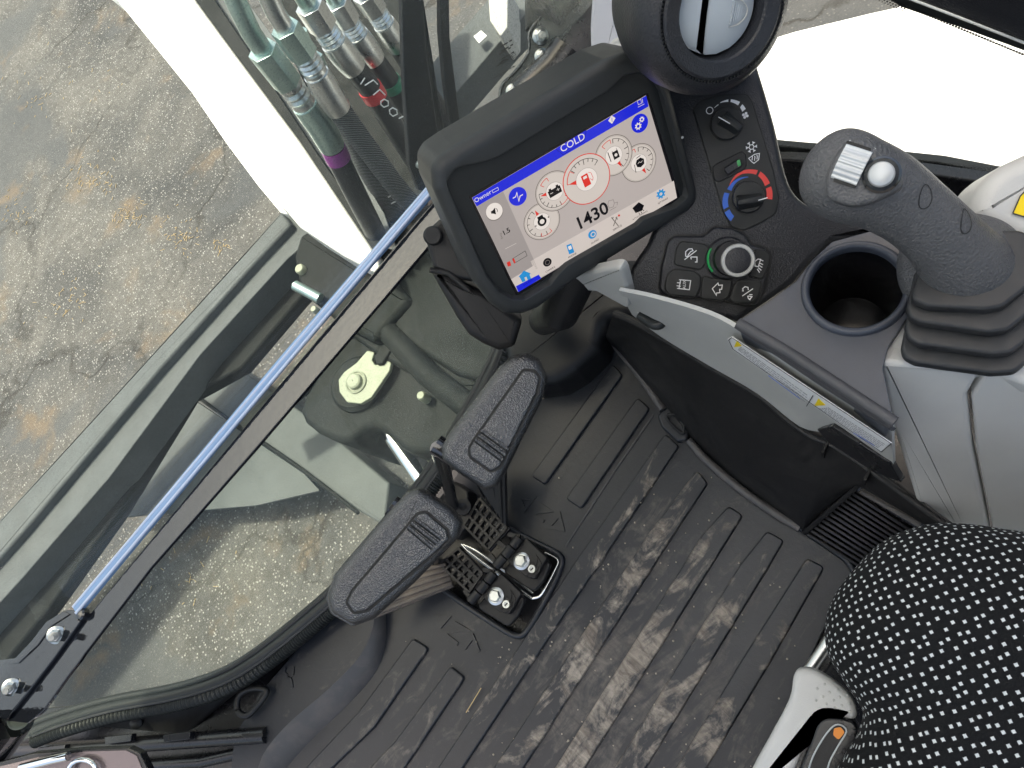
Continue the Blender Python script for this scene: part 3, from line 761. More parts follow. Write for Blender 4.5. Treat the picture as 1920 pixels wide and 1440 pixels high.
# ---------------------------------------------------------------- lower-left cab frame
fm = thing('cab_sill', 'glossy black cab sill at the lower left with clips and welds', 'cab sill')
slab('sill_plate', hz(.0), [(-200, 1430), (90, 1350), (330, 1322), (470, 1268), (600, 1165), (700, 1050), (700, 1150), (480, 1340), (480, 1500), (-200, 1700)], M['frame'], fm, 0, .05, .003, .01)
slab('front_panel', hz(.02), [(190, 1352), (330, 1330), (450, 1292), (560, 1215), (620, 1170), (560, 1230), (360, 1368), (205, 1358)], M['greyd'], fm, 0, .015, .003, .006) if False else None
loft('front_panel', [pz(x, y, .045) for x, y in cpx([(190, 1350), (330, 1322), (440, 1290), (540, 1225), (640, 1140)])], [pz(x, y, -.0) for x, y in cpx([(195, 1362), (300, 1372), (360, 1367), (470, 1275), (640, 1160)])], M['kick'], fm, .004, 2)
tube('rail', [pz(-60, 1412, .03), pz(200, 1400, .03), pz(500, 1378, .03)], .012, M['frame'], fm, 16)
tube('rail', [pz(200, 1440, .02), pz(380, 1428, .02), pz(500, 1400, .02)], .009, M['frame'], fm, 16)
for x0, y0 in ((195, 1382), (305, 1378), (70, 1402)):
    slab('clip', hz(.05), [(x0, y0), (x0 + 52, y0 - 6), (x0 + 50, y0 + 8), (x0 + 2, y0 + 14)], M['frame'], fm, 0, .01, .001, .002)
lathe('plug', pz(256, 1355, .03), (.1, -.5, .8), [(.010, -.004), (.010, .003), (.007, .005), (0, .005)], M['black'], fm, 20)
gs = thing('damper', 'black gas damper end with pale collar at the left bottom corner', 'gas damper')
tube('cylinder', [pz(30, 1352, .26), pz(-20, 1430, .2)], .022, M['gloss'], gs, 24)
lathe('collar', pz(34, 1350, .272), pz(34, 1350, .272) - pz(-20, 1430, .2), [(.012, -.004), (.013, .0), (.013, .004), (.011, .006), (0, .006)], M['cream'], gs, 24)
mr = thing('mirror', 'cropped reflective plate with chrome post at the bottom left edge', 'mirror')
fmr = Fr(pz(120, 1430, .22), (0, -.2, 1))
slab('rim', fmr, [(-60, 1445), (60, 1412), (160, 1404), (240, 1402), (262, 1412), (290, 1470), (-60, 1500)], M['frame'], mr, 0, .012, .002, .006)
slab('mirror_face', fmr, [(-60, 1452), (70, 1420), (160, 1409), (236, 1407), (256, 1417), (282, 1480), (-60, 1500)], flatm('painted_pink_reflection', (.20, .16, .16), .2, .3), mr, .001, .004, .0, .006)  # pinkish reflection put into the face colour
tube('post', [fmr.hit(40, 1440, .01), fmr.hit(100, 1424, .012), fmr.hit(128, 1418, .012)], .006, M['chrome'], mr, 16)
tube('ring', [fmr.hit(155 + 26 * math.cos(a / 16 * 6.283), 1446 + 22 * math.sin(a / 16 * 6.283), .008) for a in range(17)], .0035, M['chrome'], mr, 10)

# ---------------------------------------------------------------- floor mat
F0 = hz(0.0)
mt = thing('floor_mat', 'black ribbed rubber floor mat with dried tan mud on its ribs', 'floor mat')
mat_out = [(560, 1640), (480, 1440), (500, 1380), (560, 1300), (640, 1215), (700, 1130), (770, 1030), (850, 900), (930, 780), (975, 745), (1010, 750), (1060, 735), (1095, 690), (1140, 640), (1160, 660), (1240, 768), (1292, 832), (1390, 920), (1500, 995), (1592, 1058), (1602, 1085), (1585, 1120), (1545, 1180), (1440, 1400), (1400, 1500), (1340, 1640)]
hole = [(845, 960), (862, 948), (900, 965), (1010, 1020), (1048, 1040), (1052, 1062), (1030, 1110), (990, 1180), (968, 1192), (930, 1172), (838, 1110), (800, 1070), (790, 1040)]
slab_holes('mat_sheet', F0, mat_out, [hole], M['mat'], mt, 0, .012, .006, bev=.0015)
def rib(pts, mm=None, top=.0058):
    o = slab('rib', F0, pts, mm or M['rib'], mt, top, .006, .0026, .006, 3)
    return o
rib([(1148, 681), (1167, 702), (1021, 909), (995, 892)])
rib([(1195, 744), (1218, 765), (1089, 954), (1060, 935)])
rib([(1247, 812), (1273, 836), (1122, 1060), (1062, 1146), (867, 1440), (780, 1570), (735, 1560), (820, 1440), (1015, 1148), (1080, 1050)], M['mud'])
rib([(1307, 880), (1327, 906), (1268, 995), (981, 1440), (880, 1595), (830, 1570), (925, 1440), (1216, 1000)], M['mud'])
rib([(1366, 948), (1393, 966), (1372, 1000), (1096, 1440), (1000, 1590), (950, 1570), (1040, 1440), (1318, 1000)], M['mud'])
rib([(1438, 995), (1471, 1013), (1440, 1066), (1211, 1440), (1120, 1590), (1070, 1570), (1152, 1440), (1386, 1060)], M['mud'])
rib([(1512, 1046), (1547, 1063), (1440, 1250), (1325, 1440), (1240, 1585), (1190, 1570), (1268, 1440), (1390, 1238)], M['mud'])
rib([(773, 1197), (803, 1216), (700, 1365), (622, 1440), (560, 1500), (530, 1480), (572, 1440), (672, 1334)])
rib([(844, 1249), (871, 1271), (758, 1440), (700, 1520), (650, 1500), (692, 1440), (740, 1390)])
tube('seam_bead', [pz(x, y, .001) for x, y in ((1225, 778), (1160, 872), (1060, 1025))], .0014, M['ridge'], mt, 6)
# rim of the pedal opening
tube('opening_rim', [pz(x, y, .003) for x, y in cpx([(hole[i][0], hole[i][1]) for i in range(len(hole))], 3, True) + [hole[0]]], .0045, M['rib'], mt, 10)
# raised edge bead of the mat
def ridge(pts, w_, z=.006, mm=None):
    tube('edge_bead', [pz(x, y, z) for x, y in cpx(pts, 6)], w_, mm or M['ridge'], mt, 10)
ridge([(1132, 618), (1160, 655), (1205, 712), (1243, 768)], .0058, .012)
ridge([(1292, 826), (1330, 868), (1395, 922), (1450, 960), (1500, 990)], .0058, .010)
ridge([(1500, 990), (1560, 1030), (1592, 1056), (1600, 1085), (1580, 1120)], .0035, .004, M['rib'])
slab('hook_tab', F0, [(1232, 778), (1250, 762), (1272, 775), (1290, 800), (1290, 824), (1270, 828), (1240, 800)], M['rib'], mt, .012, .02, .004, .006)
tube('hook_loop', [pz(x, y, .018) for x, y in cpx([(1252, 778), (1268, 778), (1282, 798), (1281, 812), (1266, 802), (1252, 786)], 5, True)], .0022, M['black'], mt, 8)
# embossed marks
def tri(a, b, c): return {'p': [a, b, c], 'c': True}
strokes('arrow_emblem', F0, [tri((973, 932), (1000, 934), (983, 956)), [(1008, 943), (1032, 958), (996, 963), (1020, 977)], tri((1048, 965), (1055, 992), (1028, 988))], .005, .0026, M['rib'], mt, .003)
strokes('arrow_emblem', F0, [[(812, 1157), (840, 1158), (824, 1176)], [(852, 1168), (876, 1181), (832, 1186), (858, 1208)], [(870, 1216), (886, 1194), (897, 1222)]], .005, .0026, M['rib'], mt, .003)
# left raised footwell side of the mat, with rolled shoulder
hump = [(470, 1560), (482, 1395), (520, 1340), (600, 1262), (665, 1210), (690, 1165), (700, 1120), (660, 1128), (560, 1215), (486, 1300), (440, 1380), (420, 1560)]
fh = hz(.03)
L1 = cpx([(478, 1560), (484, 1440), (530, 1368), (618, 1290), (676, 1228), (700, 1170), (702, 1110)], 4)
L2 = cpx([(520, 1560), (528, 1462), (572, 1400), (652, 1322), (706, 1258), (724, 1196), (722, 1130)], 4)
slab('side_shelf', fh, [(420, 1560), (440, 1380), (486, 1300), (560, 1215), (640, 1140), (702, 1090)] + L1[::-1], M['rib'], mt, .0, .034, .001, 0)
loft('side_shoulder', [pz(x, y, .0302) for x, y in L1], [pz(x, y, .0) for x, y in L2], M['ridge'], mt, .004, 7, .003)  # paler rubber puts the shoulder's sheen into its colour
fh2 = hz(.0305)
strokes('wrench_emblem', fh2, [[(547, 1290), (545, 1276), (540, 1268)], [(534, 1252), (532, 1262), (540, 1268), (548, 1264), (549, 1250)]], .005, .0012, M['mat'], mt, .0014)
tube('lashing_loop', [pz(x, y, .042) for x, y in cpx([(445, 1330), (450, 1302), (476, 1290), (500, 1296), (484, 1322), (462, 1342)], 6, True)], .005, M['black'], mt, 10)
slab('tab', fh, [(548, 1186), (556, 1178), (574, 1192), (568, 1198)], M['black'], mt, .012, .012, .001, .001)
slab('tab', fh, [(452, 1376), (492, 1374), (492, 1382), (454, 1384)], M['black'], mt, .012, .012, .001, .001)
# front right moulded pocket
slab('front_pocket', hz(.07), [(935, 640), (960, 560), (1000, 480), (1220, 480), (1210, 590), (1150, 596), (1133, 602), (1124, 650), (1080, 692), (1040, 716), (990, 722), (950, 700)], M['black'], mt, 0, .08, .02, .02, 5)
# mud crumbs and straw on the mat
sp = []
for i in range(260):
    x = random.gauss(1150, 170); y = random.gauss(1230, 160); s = random.uniform(.0005, .0016)
    if y > 1460 or y < 700 or x < 700 or (780 < x < 1060 and 940 < y < 1200): continue
    sp.append(lathe_spec(pz(x, y, .0042 if random.random() < .5 else .0005), (random.random() * .4, random.random() * .4, 1), [(s, -.0003), (s * .8, s * .8), (0, s)], 5))
tag(mks('mud_crumbs', sp, flatm('dry_mud_crumb', (.42, .37, .30), .95)), 'tiny dry mud crumbs scattered over the floor mat', 'crumbs', kind='stuff')
V, F = tube_spec([pz(874, 1336, .006), pz(890, 1310, .007), pz(902, 1290, .006)], .0007, 6); tag(mk('straw_piece', V, F, M['straw']), 'thin curved brown straw lying on the mat below the pedals', 'straw')

# ---------------------------------------------------------------- pedals and travel levers
well = thing('pedal_well', 'dark pedal well in the floor with bright edge strips', 'pedal well')
slab('well_floor', hz(-.02), [(760, 930), (1080, 1000), (1060, 1220), (760, 1150)], M['frame'], well, 0, .02, .001, 0)
def wl(pts, r=.0025, z=.004, mm='chrome'): tube('edge_strip', [pz(x, y, z) for x, y in cpx(pts, 6)], r, M[mm], well, 10)
wl([(866, 1020), (886, 1040), (940, 1080), (998, 1122)]); wl([(866, 1020), (892, 1032), (948, 1072), (1000, 1112)], .0022)
wl([(1022, 1036), (1046, 1050), (1040, 1070), (1018, 1112)], .0018, .0)
wl([(998, 1122), (1012, 1118), (1022, 1104)], .0022)
def foot_pedal(label, dx, dy, grid_c):
    t = thing('foot_pedal', label, 'pedal', 'folding travel pedals')
    def S_(pts): return [(x + dx, y + dy) for x, y in pts]
    f = hz(.03)
    slab('base_plate', f, S_([(962, 1046), (968, 1014), (1012, 1044), (1034, 1056), (1020, 1088), (1000, 1110), (940, 1072)]), M['kick'], t, -.006, .008, .003, .008)
    slab('clamp_block', f, S_([(950, 1052), (986, 1008), (1026, 1046), (1002, 1086), (984, 1080)]), M['kick'], t, .004, .012, .002, .004)
    V, F = join_specs([lathe_spec(f.hit(978 + dx, 1052 + dy, .004), (0, 0, 1), [(.0125, 0), (.0125, .0015), (.0095, .003)], 28), lathe_spec(f.hit(978 + dx, 1052 + dy, .006), (0, 0, 1), [(.0088, 0), (.0088, .006), (.0075, .0075), (0, .0075)], 6)])
    mk('hex_bolt', V, F, M['steel'], t, 25)
    lathe('socket_screw', f.hit(998 + dx, 1067 + dy, .004), (0, 0, 1), [(.0055, 0), (.0055, .003), (.003, .003), (.003, .0005), (0, .0005)], M['steel'], t, 18)
    strokes('cast_ribs', f, [S_([(986, 1078), (1004, 1060), (1008, 1044)]), S_([(992, 1082), (1008, 1074)]), S_([(1004, 1040), (1014, 1056), (1010, 1074)]), {'p': S_([(988, 1056), (996, 1052), (1008, 1064), (1002, 1076), (988, 1070)]), 'c': True}], .0014, .0055, M['kick'], t, .002)
    # hinge
    for k, (a, b) in enumerate((((974, 1008), (962, 1024)), ((960, 1026), (947, 1042)), ((945, 1044), (930, 1062)))):
        tube('hinge_knuckle', [f.hit(a[0] + dx, a[1] + dy, .008), f.hit(b[0] + dx, b[1] + dy, .008)], .0072, M['kick'], t, 16)
    # waffle grid pad
    A0, A1, A2, A3 = grid_c      # corners: near hinge right, near hinge left, far left, far right
    A0, A1, A2, A3 = [f.loc(*c, .012) for c in grid_c]
    sp = []; nu, nv = 5, 3
    def bil(u, v): return (A0 * (1 - u) + A3 * u) * (1 - v) + (A1 * (1 - u) + A2 * u) * v
    for i in range(nu + 1):
        sp.append(stroke_spec(f, [bil(i / nu, 0), bil(i / nu, 1)], .0034, .014, .006, local=True))
    for j in range(nv + 1):
        sp.append(stroke_spec(f, [bil(0, j / nv), bil(1, j / nv)], .0034, .0142, .006, local=True))
    mks('waffle_grid', sp, M['kick'], t)
    P = [bil(-.05, -.05), bil(-.05, 1.05), bil(1.05, 1.05), bil(1.05, -.05)]
    V, F = slab_spec(f, P, .008, .006, .001); mk('grid_backing', V, F, M['frame'], t)
    # arms between grid and hinge
    strokes('hinge_strap', f, [S_([(952, 1002), (974, 1006)]), S_([(918, 1040), (934, 1060)]), S_([(925, 1010), (952, 1030)])], .006, .011, M['kick'], t, .006)
    # ribbed pedal blade rising under the grip
    return t
t1 = foot_pedal('upper folding foot pedal with waffle tread, right of the other one', 0, 0, [(950, 990), (915, 1030), (870, 985), (900, 935)])
t2 = foot_pedal('lower folding foot pedal with waffle tread, nearest the seat side', -48, 66, [(905, 1075), (880, 1110), (825, 1058), (860, 1028)])
def blade(t, a, b, z0, z1, mm):
    "ribbed footplate between two px edges a (low end) and b (high end)"
    A = [pz(x, y, z0) for x, y in a]; B = [pz(x, y, z1) for x, y in b]
    f = fr3(A[0], A[1], B[0]); 
    loft('footplate', A, B, mm, t, .005)
    n = 5
    for k in range(n):
        u = (k + .5) / n; p = A[0].lerp(A[1], u); q = B[0].lerp(B[1], u)
        V, F = box_spec(p, q, (A[1] - A[0]).normalized() * .0022, f.N * .004); mk('tread_rib', V, F, mm, t, 30, bev=.0006)
blade(t1, [(948, 985), (905, 925)], [(945, 850), (858, 850)], .045, .09, M['kick'])
tan = plastic('dusty_pedal_plastic', (.06, .05, .045), .5, 600, .0004, .6, dust=.8, dustc=(.21, .17, .13), dsc=16)
blade(t2, [(850, 1100), (835, 1055)], [(700, 1160), (740, 1075)], .04, .06, tan)

def travel_lever(label, outline, insetp, bands, fr, rod, kn):
    t = thing('travel_lever', label, 'lever', 'travel levers')
    slab('grip_pad', fr, outline, M['pad'], t, .016, .030, .0105, .009, 7)
    slab('grip_underside', fr, outline, M['pad'], t, -.012, .004, .003, .006, 3)
    # inset panel: groove then raised insert
    g1 = slab('groove', fr, insetp, M['padg'], t, .0163, .012, 0, .006)
    c = (sum(p[0] for p in insetp) / len(insetp), sum(p[1] for p in insetp) / len(insetp))
    P = roundp(loc2(fr, insetp, .0165), .006); 
    if area2(P) < 0: P = P[::-1]
    Q = inset(P, .0014); V, F = slab_spec(fr, inset(Q, .0006), .0188, .012, .0026, 4); mk('insert_panel', V, F, M['pad'], t, 50)
    for a, b in bands:
        p = fr.hit(*a, .0192); q = fr.hit(*b, .0192)
        tube('grip_ridge', [p, q], .0016, M['pad'], t, 8)
        tube('ridge_groove', [p + (q - p).normalized().cross(fr.N) * .0022 - fr.N * .0004, q + (q - p).normalized().cross(fr.N) * .0022 - fr.N * .0004], .0008, M['padg'], t, 6)
    if rod: tube('rod', [Vector(x) for x in rod], .0085, M['gloss'], t, 20)
    tube('knuckle', [fr.hit(kn[0], kn[1], -.012), fr.hit(kn[2], kn[3], -.014)], .011, M['gloss'], t, 20)
    return t
fp1 = Fr(pd(925, 790, .74), (.1, -.40, .90))
fp2 = Fr(pd(740, 1045, .72), (.1, -.40, .90))
travel_lever('upper right travel lever grip, black pebbled rubber pad', [(937, 686), (960, 666), (985, 660), (1012, 672), (1028, 707), (1020, 742), (950, 882), (932, 912), (910, 920), (858, 886), (828, 862), (826, 836), (846, 806)],
             [(980, 690), (1004, 692), (1016, 708), (1010, 738), (940, 878), (920, 888), (878, 858), (877, 838), (894, 812)],
             [((897, 815), (948, 853)), ((902, 806), (953, 843)), ((892, 824), (943, 862))], fp1, [pz(852, 958, .03), pz(838, 900, .16), pd(822, 842, .745)], (816, 833, 850, 856))
travel_lever('lower left travel lever grip, long black pebbled rubber pad', [(785, 915), (843, 952), (867, 980), (860, 1008), (778, 1092), (700, 1162), (660, 1176), (619, 1152), (610, 1122), (625, 1078), (733, 952), (762, 922)],
             [(782, 960), (800, 956), (842, 992), (846, 1012), (822, 1036), (690, 1148), (662, 1153), (646, 1130), (658, 1106)],
             [((766, 988), (812, 1027)), ((772, 980), (820, 1018)), ((778, 972), (828, 1009))], fp2, [pz(820, 1050, .03), pz(800, 1030, .16), pd(770, 1000, .75)], (733, 947, 765, 970))
# small dark linkage around pedals
lk = thing('lever_linkage', 'dark steel linkage blocks below the travel lever rod', 'linkage')
slab('link_block', hz(.02), [(800, 960), (850, 900), (878, 920), (880, 985), (850, 1010), (812, 1000)], M['kick'], lk, .02, .03, .004, .006)
lathe('link_eye', pz(868, 950, .05), (.2, -.2, 1), [(.012, -.01), (.012, .0), (.006, .001), (0, -.002)], M['kick'], lk, 20)

# ---------------------------------------------------------------- right side kick panel, vent grille
kp = thing('kick_panel', 'black moulded kick panel between floor mat and grey side panel', 'kick panel')
topc = [(1150, 588), (1190, 606), (1250, 640), (1330, 688), (1420, 740), (1470, 782), (1520, 818), (1562, 836), (1640, 888), (1725, 950), (1780, 990)]
botc = [(1137, 640, 0), (1160, 662, 0), (1205, 718, 0), (1245, 765, 0), (1300, 830, 0), (1370, 898, 0), (1440, 950, 0), (1505, 995, .01), (1603, 908, .12), (1690, 955, .12), (1750, 990, .12)]
B3 = []
for a_, b_ in zip(botc, botc[1:]):
    for k in range(4): B3.append(pz(a_[0], a_[1], a_[2]).lerp(pz(*b_), k / 4))
B3.append(pz(*botc[-1]))
loft('side_face', [pz(x, y, .21) for x, y in cpx(topc, 4)], B3, M['kick'], kp, .006, 5, .006)
tube('top_edge', [pz(x, y, .21) for x, y in cpx(topc, 4)], .0035, M['kick'], kp, 10)
for x, y in ((1553, 832), (1632, 885)):
    slab('stiffener', hz(.215), [(x - 3, y - 8), (x + 4, y - 6), (x - 8, y + 18), (x - 14, y + 14)], M['kick'], kp, 0, .03, .001, .001)
slab('rear_slope', fr3(pz(1605, 912, .12), pz(1505, 995, .01), pz(1725, 985, .10)), [(1608, 905), (1502, 998), (1510, 1006), (1614, 914)], M['kick'], kp, .004, .008, .002, 0)
gv = thing('vent_grille', 'black ribbed air grille beside the seat', 'grille')
q0, q1, q2, q3 = (1602, 918), (1510, 1000), (1617, 1066), (1718, 992)
fgv = fr3(pz(*q0, .06), pz(*q1, .01), pz(*q2, .01))
slab('grille_base', fgv, [(1600, 906), (1504, 1000), (1618, 1072), (1740, 1000), (1740, 985)], M['frame'], gv, -.006, .01, .001, .002)
N_ = 13
for k in range(N_):
    u = (k + .5) / N_
    a = (q1[0] + (q0[0] - q1[0]) * u, q1[1] + (q0[1] - q1[1]) * u); b = (q2[0] + (q3[0] - q2[0]) * u, q2[1] + (q3[1] - q2[1]) * u)
    V, F = box_spec(fgv.hit(*a, -.006), fgv.hit(*b, -.006), ((fgv.hit(*q0) - fgv.hit(*q1)).normalized()) * .0020, fgv.N * .006); mk('slat', V, F, M['kick'], gv, 30, bev=.0007)
slab('foam_strip', fgv, [(1608, 924), (1618, 920), (1728, 982), (1722, 990)], plastic('grey_foam', (.13, .12, .11), .9, 400, .001), gv, .004, .01, .002, 0)
slab('side_bracket', fgv, [(1600, 905), (1628, 900), (1745, 975), (1745, 990), (1620, 918)], M['frame'], gv, .008, .008, .001, .001)

# ---------------------------------------------------------------- console: grey side panel, tray, dash
sp_ = thing('side_panel', 'grey console side panel with long white warning label', 'side panel')
up_ = [(1160, 545), (1230, 560), (1330, 590), (1395, 625), (1480, 680), (1560, 730), (1655, 788), (1672, 800)]
dn_ = [(1185, 590), (1240, 632), (1330, 686), (1420, 738), (1500, 800), (1560, 818), (1650, 885), (1676, 900)]
loft('panel_face', [pz(x, y, .40) for x, y in cpx(up_, 4)], [pz(x, y, .225) for x, y in cpx(dn_, 4)], M['greyd'], sp_, .004, 4)
slab('panel_notch', fr3(pz(1540, 740, .36), pz(1700, 840, .36), pz(1600, 840, .24)), [(1532, 806), (1560, 800), (1668, 868), (1690, 905), (1640, 886), (1560, 838)], M['frame'], sp_, .004, .006, .001, .002)
fl = fr3(pz(1395, 628, .40) , pz(1672, 802, .40), pz(1500, 800, .225))
# shift label plane slightly toward the camera
fl.O = fl.O + fl.N * .006
slab('warning_label', fl, [(1364, 636), (1372, 632), (1672, 832), (1652, 849), (1374, 656)], M['label'], sp_, 0, .001, 0, .001)
slab('warning_triangle', fl, [(1376, 651), (1381, 640), (1390, 649)], M['yellow'], sp_, .0006, .001, 0, 0)
slab('warning_triangle', fl, [(1527, 761), (1534, 748), (1547, 760)], M['yellow'], sp_, .0006, .001, 0, 0)
strokes('label_divider', fl, [[(1524, 742), (1512, 762)], [(1372, 633), (1671, 832), (1652, 848), (1374, 655), (1366, 638), (1372, 633)]], .0007, .0007, M['ink'], sp_)
lines = []
for seg_, (a0, a1, b0, b1, rows, xs) in enumerate((((1386, 648), (1518, 742), (1380, 654), (1511, 758), 4, 0), ((1552, 763), (1662, 834), (1532, 764), (1650, 844), 5, 0))):
    for r in range(rows):
        u = (r + .5) / rows; p = Vector(a0).lerp(Vector(b0), u); q = Vector(a1).lerp(Vector(b1), u)
        s = 0.02
        while s < .96:
            e = min(.98, s + random.uniform(.02, .07)); lines.append([tuple(p.lerp(q, s)), tuple(p.lerp(q, e))]); s = e + .012
strokes('fine_print', fl, lines, .0008, .0008, M['inkg'], sp_)
strokes('blue_print_line', fl, [[(1440, 704), (1500, 748)], [(1600, 812), (1640, 836)]], .0009, .0009, M['pblue'], sp_)

ty = thing('console_tray', 'dark blue-grey console tray with round cup holder', 'console tray')
zt = .42; ft = hz(zt)
cc = ft.loc(1604, 541, 0)
edge = ft.loc(1510, 541, 0); Rc = .0385
hole_c = [Vector((cc.x + Rc * math.cos(2 * math.pi * i / 48), cc.y + Rc * math.sin(2 * math.pi * i / 48))) for i in range(48)]
slab_holes('tray_top', ft, [(1378, 604), (1400, 592), (1442, 565), (1492, 528), (1524, 486), (1560, 453), (1650, 428), (1760, 380), (1850, 470), (1790, 560), (1706, 588), (1666, 650), (1656, 690), (1672, 770), (1672, 800), (1600, 740)], [hole_c], M['tray'], ty, 0, .045, .004, local_holes=True)
lip1 = [(1386, 604), (1480, 660), (1560, 712), (1672, 788)]
loft('front_lip', [pz(x, y, zt - .0005) for x, y in cpx(lip1, 4)], [pz(x, y, zt - .02) for x, y in cpx([(1378, 612), (1470, 676), (1550, 730), (1676, 808)], 4)], M['lip'], ty, .003, 4, .004)
tube('lip_bead', [pz(x, y, zt - .002) for x, y in cpx([(1384, 606), (1480, 662), (1560, 714), (1678, 792)], 4)], .005, M['lip'], ty, 12)
ch = thing('cup_holder', 'deep round black cup holder sunk into the console tray', 'cup holder')
cw = ft.w(cc.x, cc.y, 0)
Ro = .0425; Ri = .0355
pr = [(Ro, -.003)]
for k in range(9):
    a = math.pi * k / 8; mid = (Ro + Ri) / 2; hw = (Ro - Ri) / 2; pr.append((mid + hw * math.cos(a), .001 + .0045 * math.sin(a)))
pr.append((Ri, -.004))
lathe_open('rim', cw, (0, 0, 1), pr, M['tray'], ch, 64)
lathe_open('cup_wall', cw, (0, 0, 1), [(Ri + .0005, -.001), (Ri * .97, -.03), (Ri * .9, -.085), (Ri * .84, -.09), (0.0001, -.09)], plastic('cup_gloss', (.006, .006, .007), .22, 0), ch, 64)
lathe_open('outer_shell', cw, (0, 0, 1), [(Ri + .002, -.002), (Ri, -.05), (Ri * .95, -.095), (0.0001, -.096)], M['black'], ch, 32)

ds = thing('dashboard_console', 'black textured dash console carrying climate panel and keypad', 'dashboard')
ndash = Vector((-.22, -.42, .88))
fd = Fr(pd(1340, 420, .74), ndash); KD = .74 / .66
dash_out = cpx([(1185, 562), (1172, 545), (1185, 500), (1225, 430), (1230, 300), (1215, 150), (1260, 90), (1420, 120)], 3) + cpx([(1436, 172), (1455, 240), (1474, 325), (1494, 366), (1535, 392), (1650, 428)], 4) + [(1655, 436), (1560, 455), (1520, 490), (1490, 530), (1440, 565), (1400, 592), (1384, 604), (1300, 585), (1230, 572)]
slab('dash_body', fd, dash_out, M['dash'], ds, 0, .07, .007, 0, 5)
# light grey lower shell peeking out beneath
slab('lower_shell', fr3(pz(1100, 530, .36), pz(1190, 570, .36), pz(1100, 560, .30)), [(1060, 520), (1165, 500), (1180, 555), (1178, 580), (1120, 548), (1070, 545)], M['greyd'], ds, 0, .01, .004, .006)

ht = thing('heater_hose', 'ribbed black loop with white inner oval below the dash', 'duct')
tube('duct', [pz(x, y, .30) for x, y in cpx([(1168, 560), (1200, 568), (1228, 585), (1240, 604), (1226, 608), (1200, 590)], 6)], .006, M['rubber'], ht, 12)
slab('pale_oval', hz(.295), cpx([(1180, 566), (1204, 572), (1224, 588), (1230, 602), (1210, 596), (1192, 582)], 4, True), M['wht'], ht, 0, .004, .001, 0)

# climate panel
cp = thing('climate_panel', 'matte black climate control plate with printed fan and temperature scales', 'control panel')
cpl = [(1300, 205), (1312, 190), (1345, 180), (1400, 176), (1410, 190), (1450, 320), (1460, 372), (1455, 400), (1430, 415), (1395, 432), (1372, 425), (1356, 395), (1325, 290)]
def gap(name, poly, grow, h, par):
    Q = roundp(loc2(fd, poly, h), .006)
    if area2(Q) < 0: Q = Q[::-1]
    return mk(name, *slab_spec(fd, inset(Q, -grow), h, .003, 0), M['padg'], par)
gap('plate_gap', cpl, .0007, .0008, cp)
slab('face_plate', fd, cpl, M['plate'], cp, .0025, .004, .0006, .006)
hp = .0028
def C(cx, cy): return (1160 + cx / 3.2, 150 + cy / 3.2)          # crop-to-photo for this panel
def cl(cx, cy, h=hp): return fd.loc(*C(cx, cy), h)
pxm = (fd.hit(1380, 300) - CAM).length / 1440
def ang(p, c): return math.degrees(math.atan2(p.y - c.y, p.x - c.x))
def arcseg(c, pa, pb, w0, w1, name, mm, par):
    A = ang(pa, c); B = ang(pb, c)
    while B > A: B -= 360
    ra = (pa - c).length; rb = (pb - c).length; V = []; F = []; n = 12
    for i in range(n + 1):
        tt = i / n; a = rad(A + (B - A) * tt); r_ = ra + (rb - ra) * tt; wd = w0 + (w1 - w0) * tt
        V += [fd.w(c.x + (r_ - wd / 2) * math.cos(a), c.y + (r_ - wd / 2) * math.sin(a), hp), fd.w(c.x + (r_ + wd / 2) * math.cos(a), c.y + (r_ + wd / 2) * math.sin(a), hp)]
    for i in range(n): F.append([2 * i, 2 * i + 1, 2 * i + 3, 2 * i + 2])
    mk(name, V, F, mm, par, 30)
c1 = cl(650, 268); c2 = cl(772, 700)
u_ = pxm / 3.2
arcseg(c1, cl(575, 166), cl(598, 148), .0004, .0008, 'fan_scale', M['wht'], cp)
arcseg(c1, cl(610, 136), cl(658, 124), .0006, .0022, 'fan_scale', M['wht'], cp)
arcseg(c1, cl(672, 124), cl(722, 142), .0024, .0036, 'fan_scale', M['wht'], cp)
arcseg(c1, cl(735, 155), cl(752, 182), .0036, .0040, 'fan_scale', M['wht'], cp)
mks('off_mark', [ring_spec(fd, cl(546, 183), 16 * u_, 20 * u_, hp)], M['wht'], cp)
fc = cl(760, 212)
mks('fan_symbol', [disc_spec(fd, fc + Vector((math.cos(rad(a)) * 11 * u_, math.sin(rad(a)) * 11 * u_)), 7.5 * u_, hp, n=12) for a in (20, 110, 200, 290)] + [disc_spec(fd, fc, 3 * u_, hp, n=10)], M['wht'], cp)
arcseg(c2, cl(665, 635), cl(735, 556), .0006, .0030, 'warm_scale', M['pred'], cp)
arcseg(c2, cl(735, 556), cl(830, 555), .0030, .0044, 'warm_scale', M['pred'], cp)
arcseg(c2, cl(843, 562), cl(892, 628), .0046, .0052, 'warm_scale', M['pred'], cp)
arcseg(c2, cl(898, 645), cl(903, 715), .0052, .0056, 'warm_scale', M['pred'], cp)
arcseg(c2, cl(683, 832), cl(650, 785), .0056, .0056, 'cool_scale', M['pblue'], cp)
arcseg(c2, cl(645, 768), cl(650, 678), .0054, .0050, 'cool_scale', M['pblue'], cp)
arcseg(c2, cl(664, 660), cl(700, 610), .0044, .0026, 'cool_scale', M['pblue'], cp)
arcseg(c2, cl(700, 610), cl(778, 582), .0026, .0005, 'cool_scale', M['pblue'], cp)
sf = cl(797, 402); ls = []
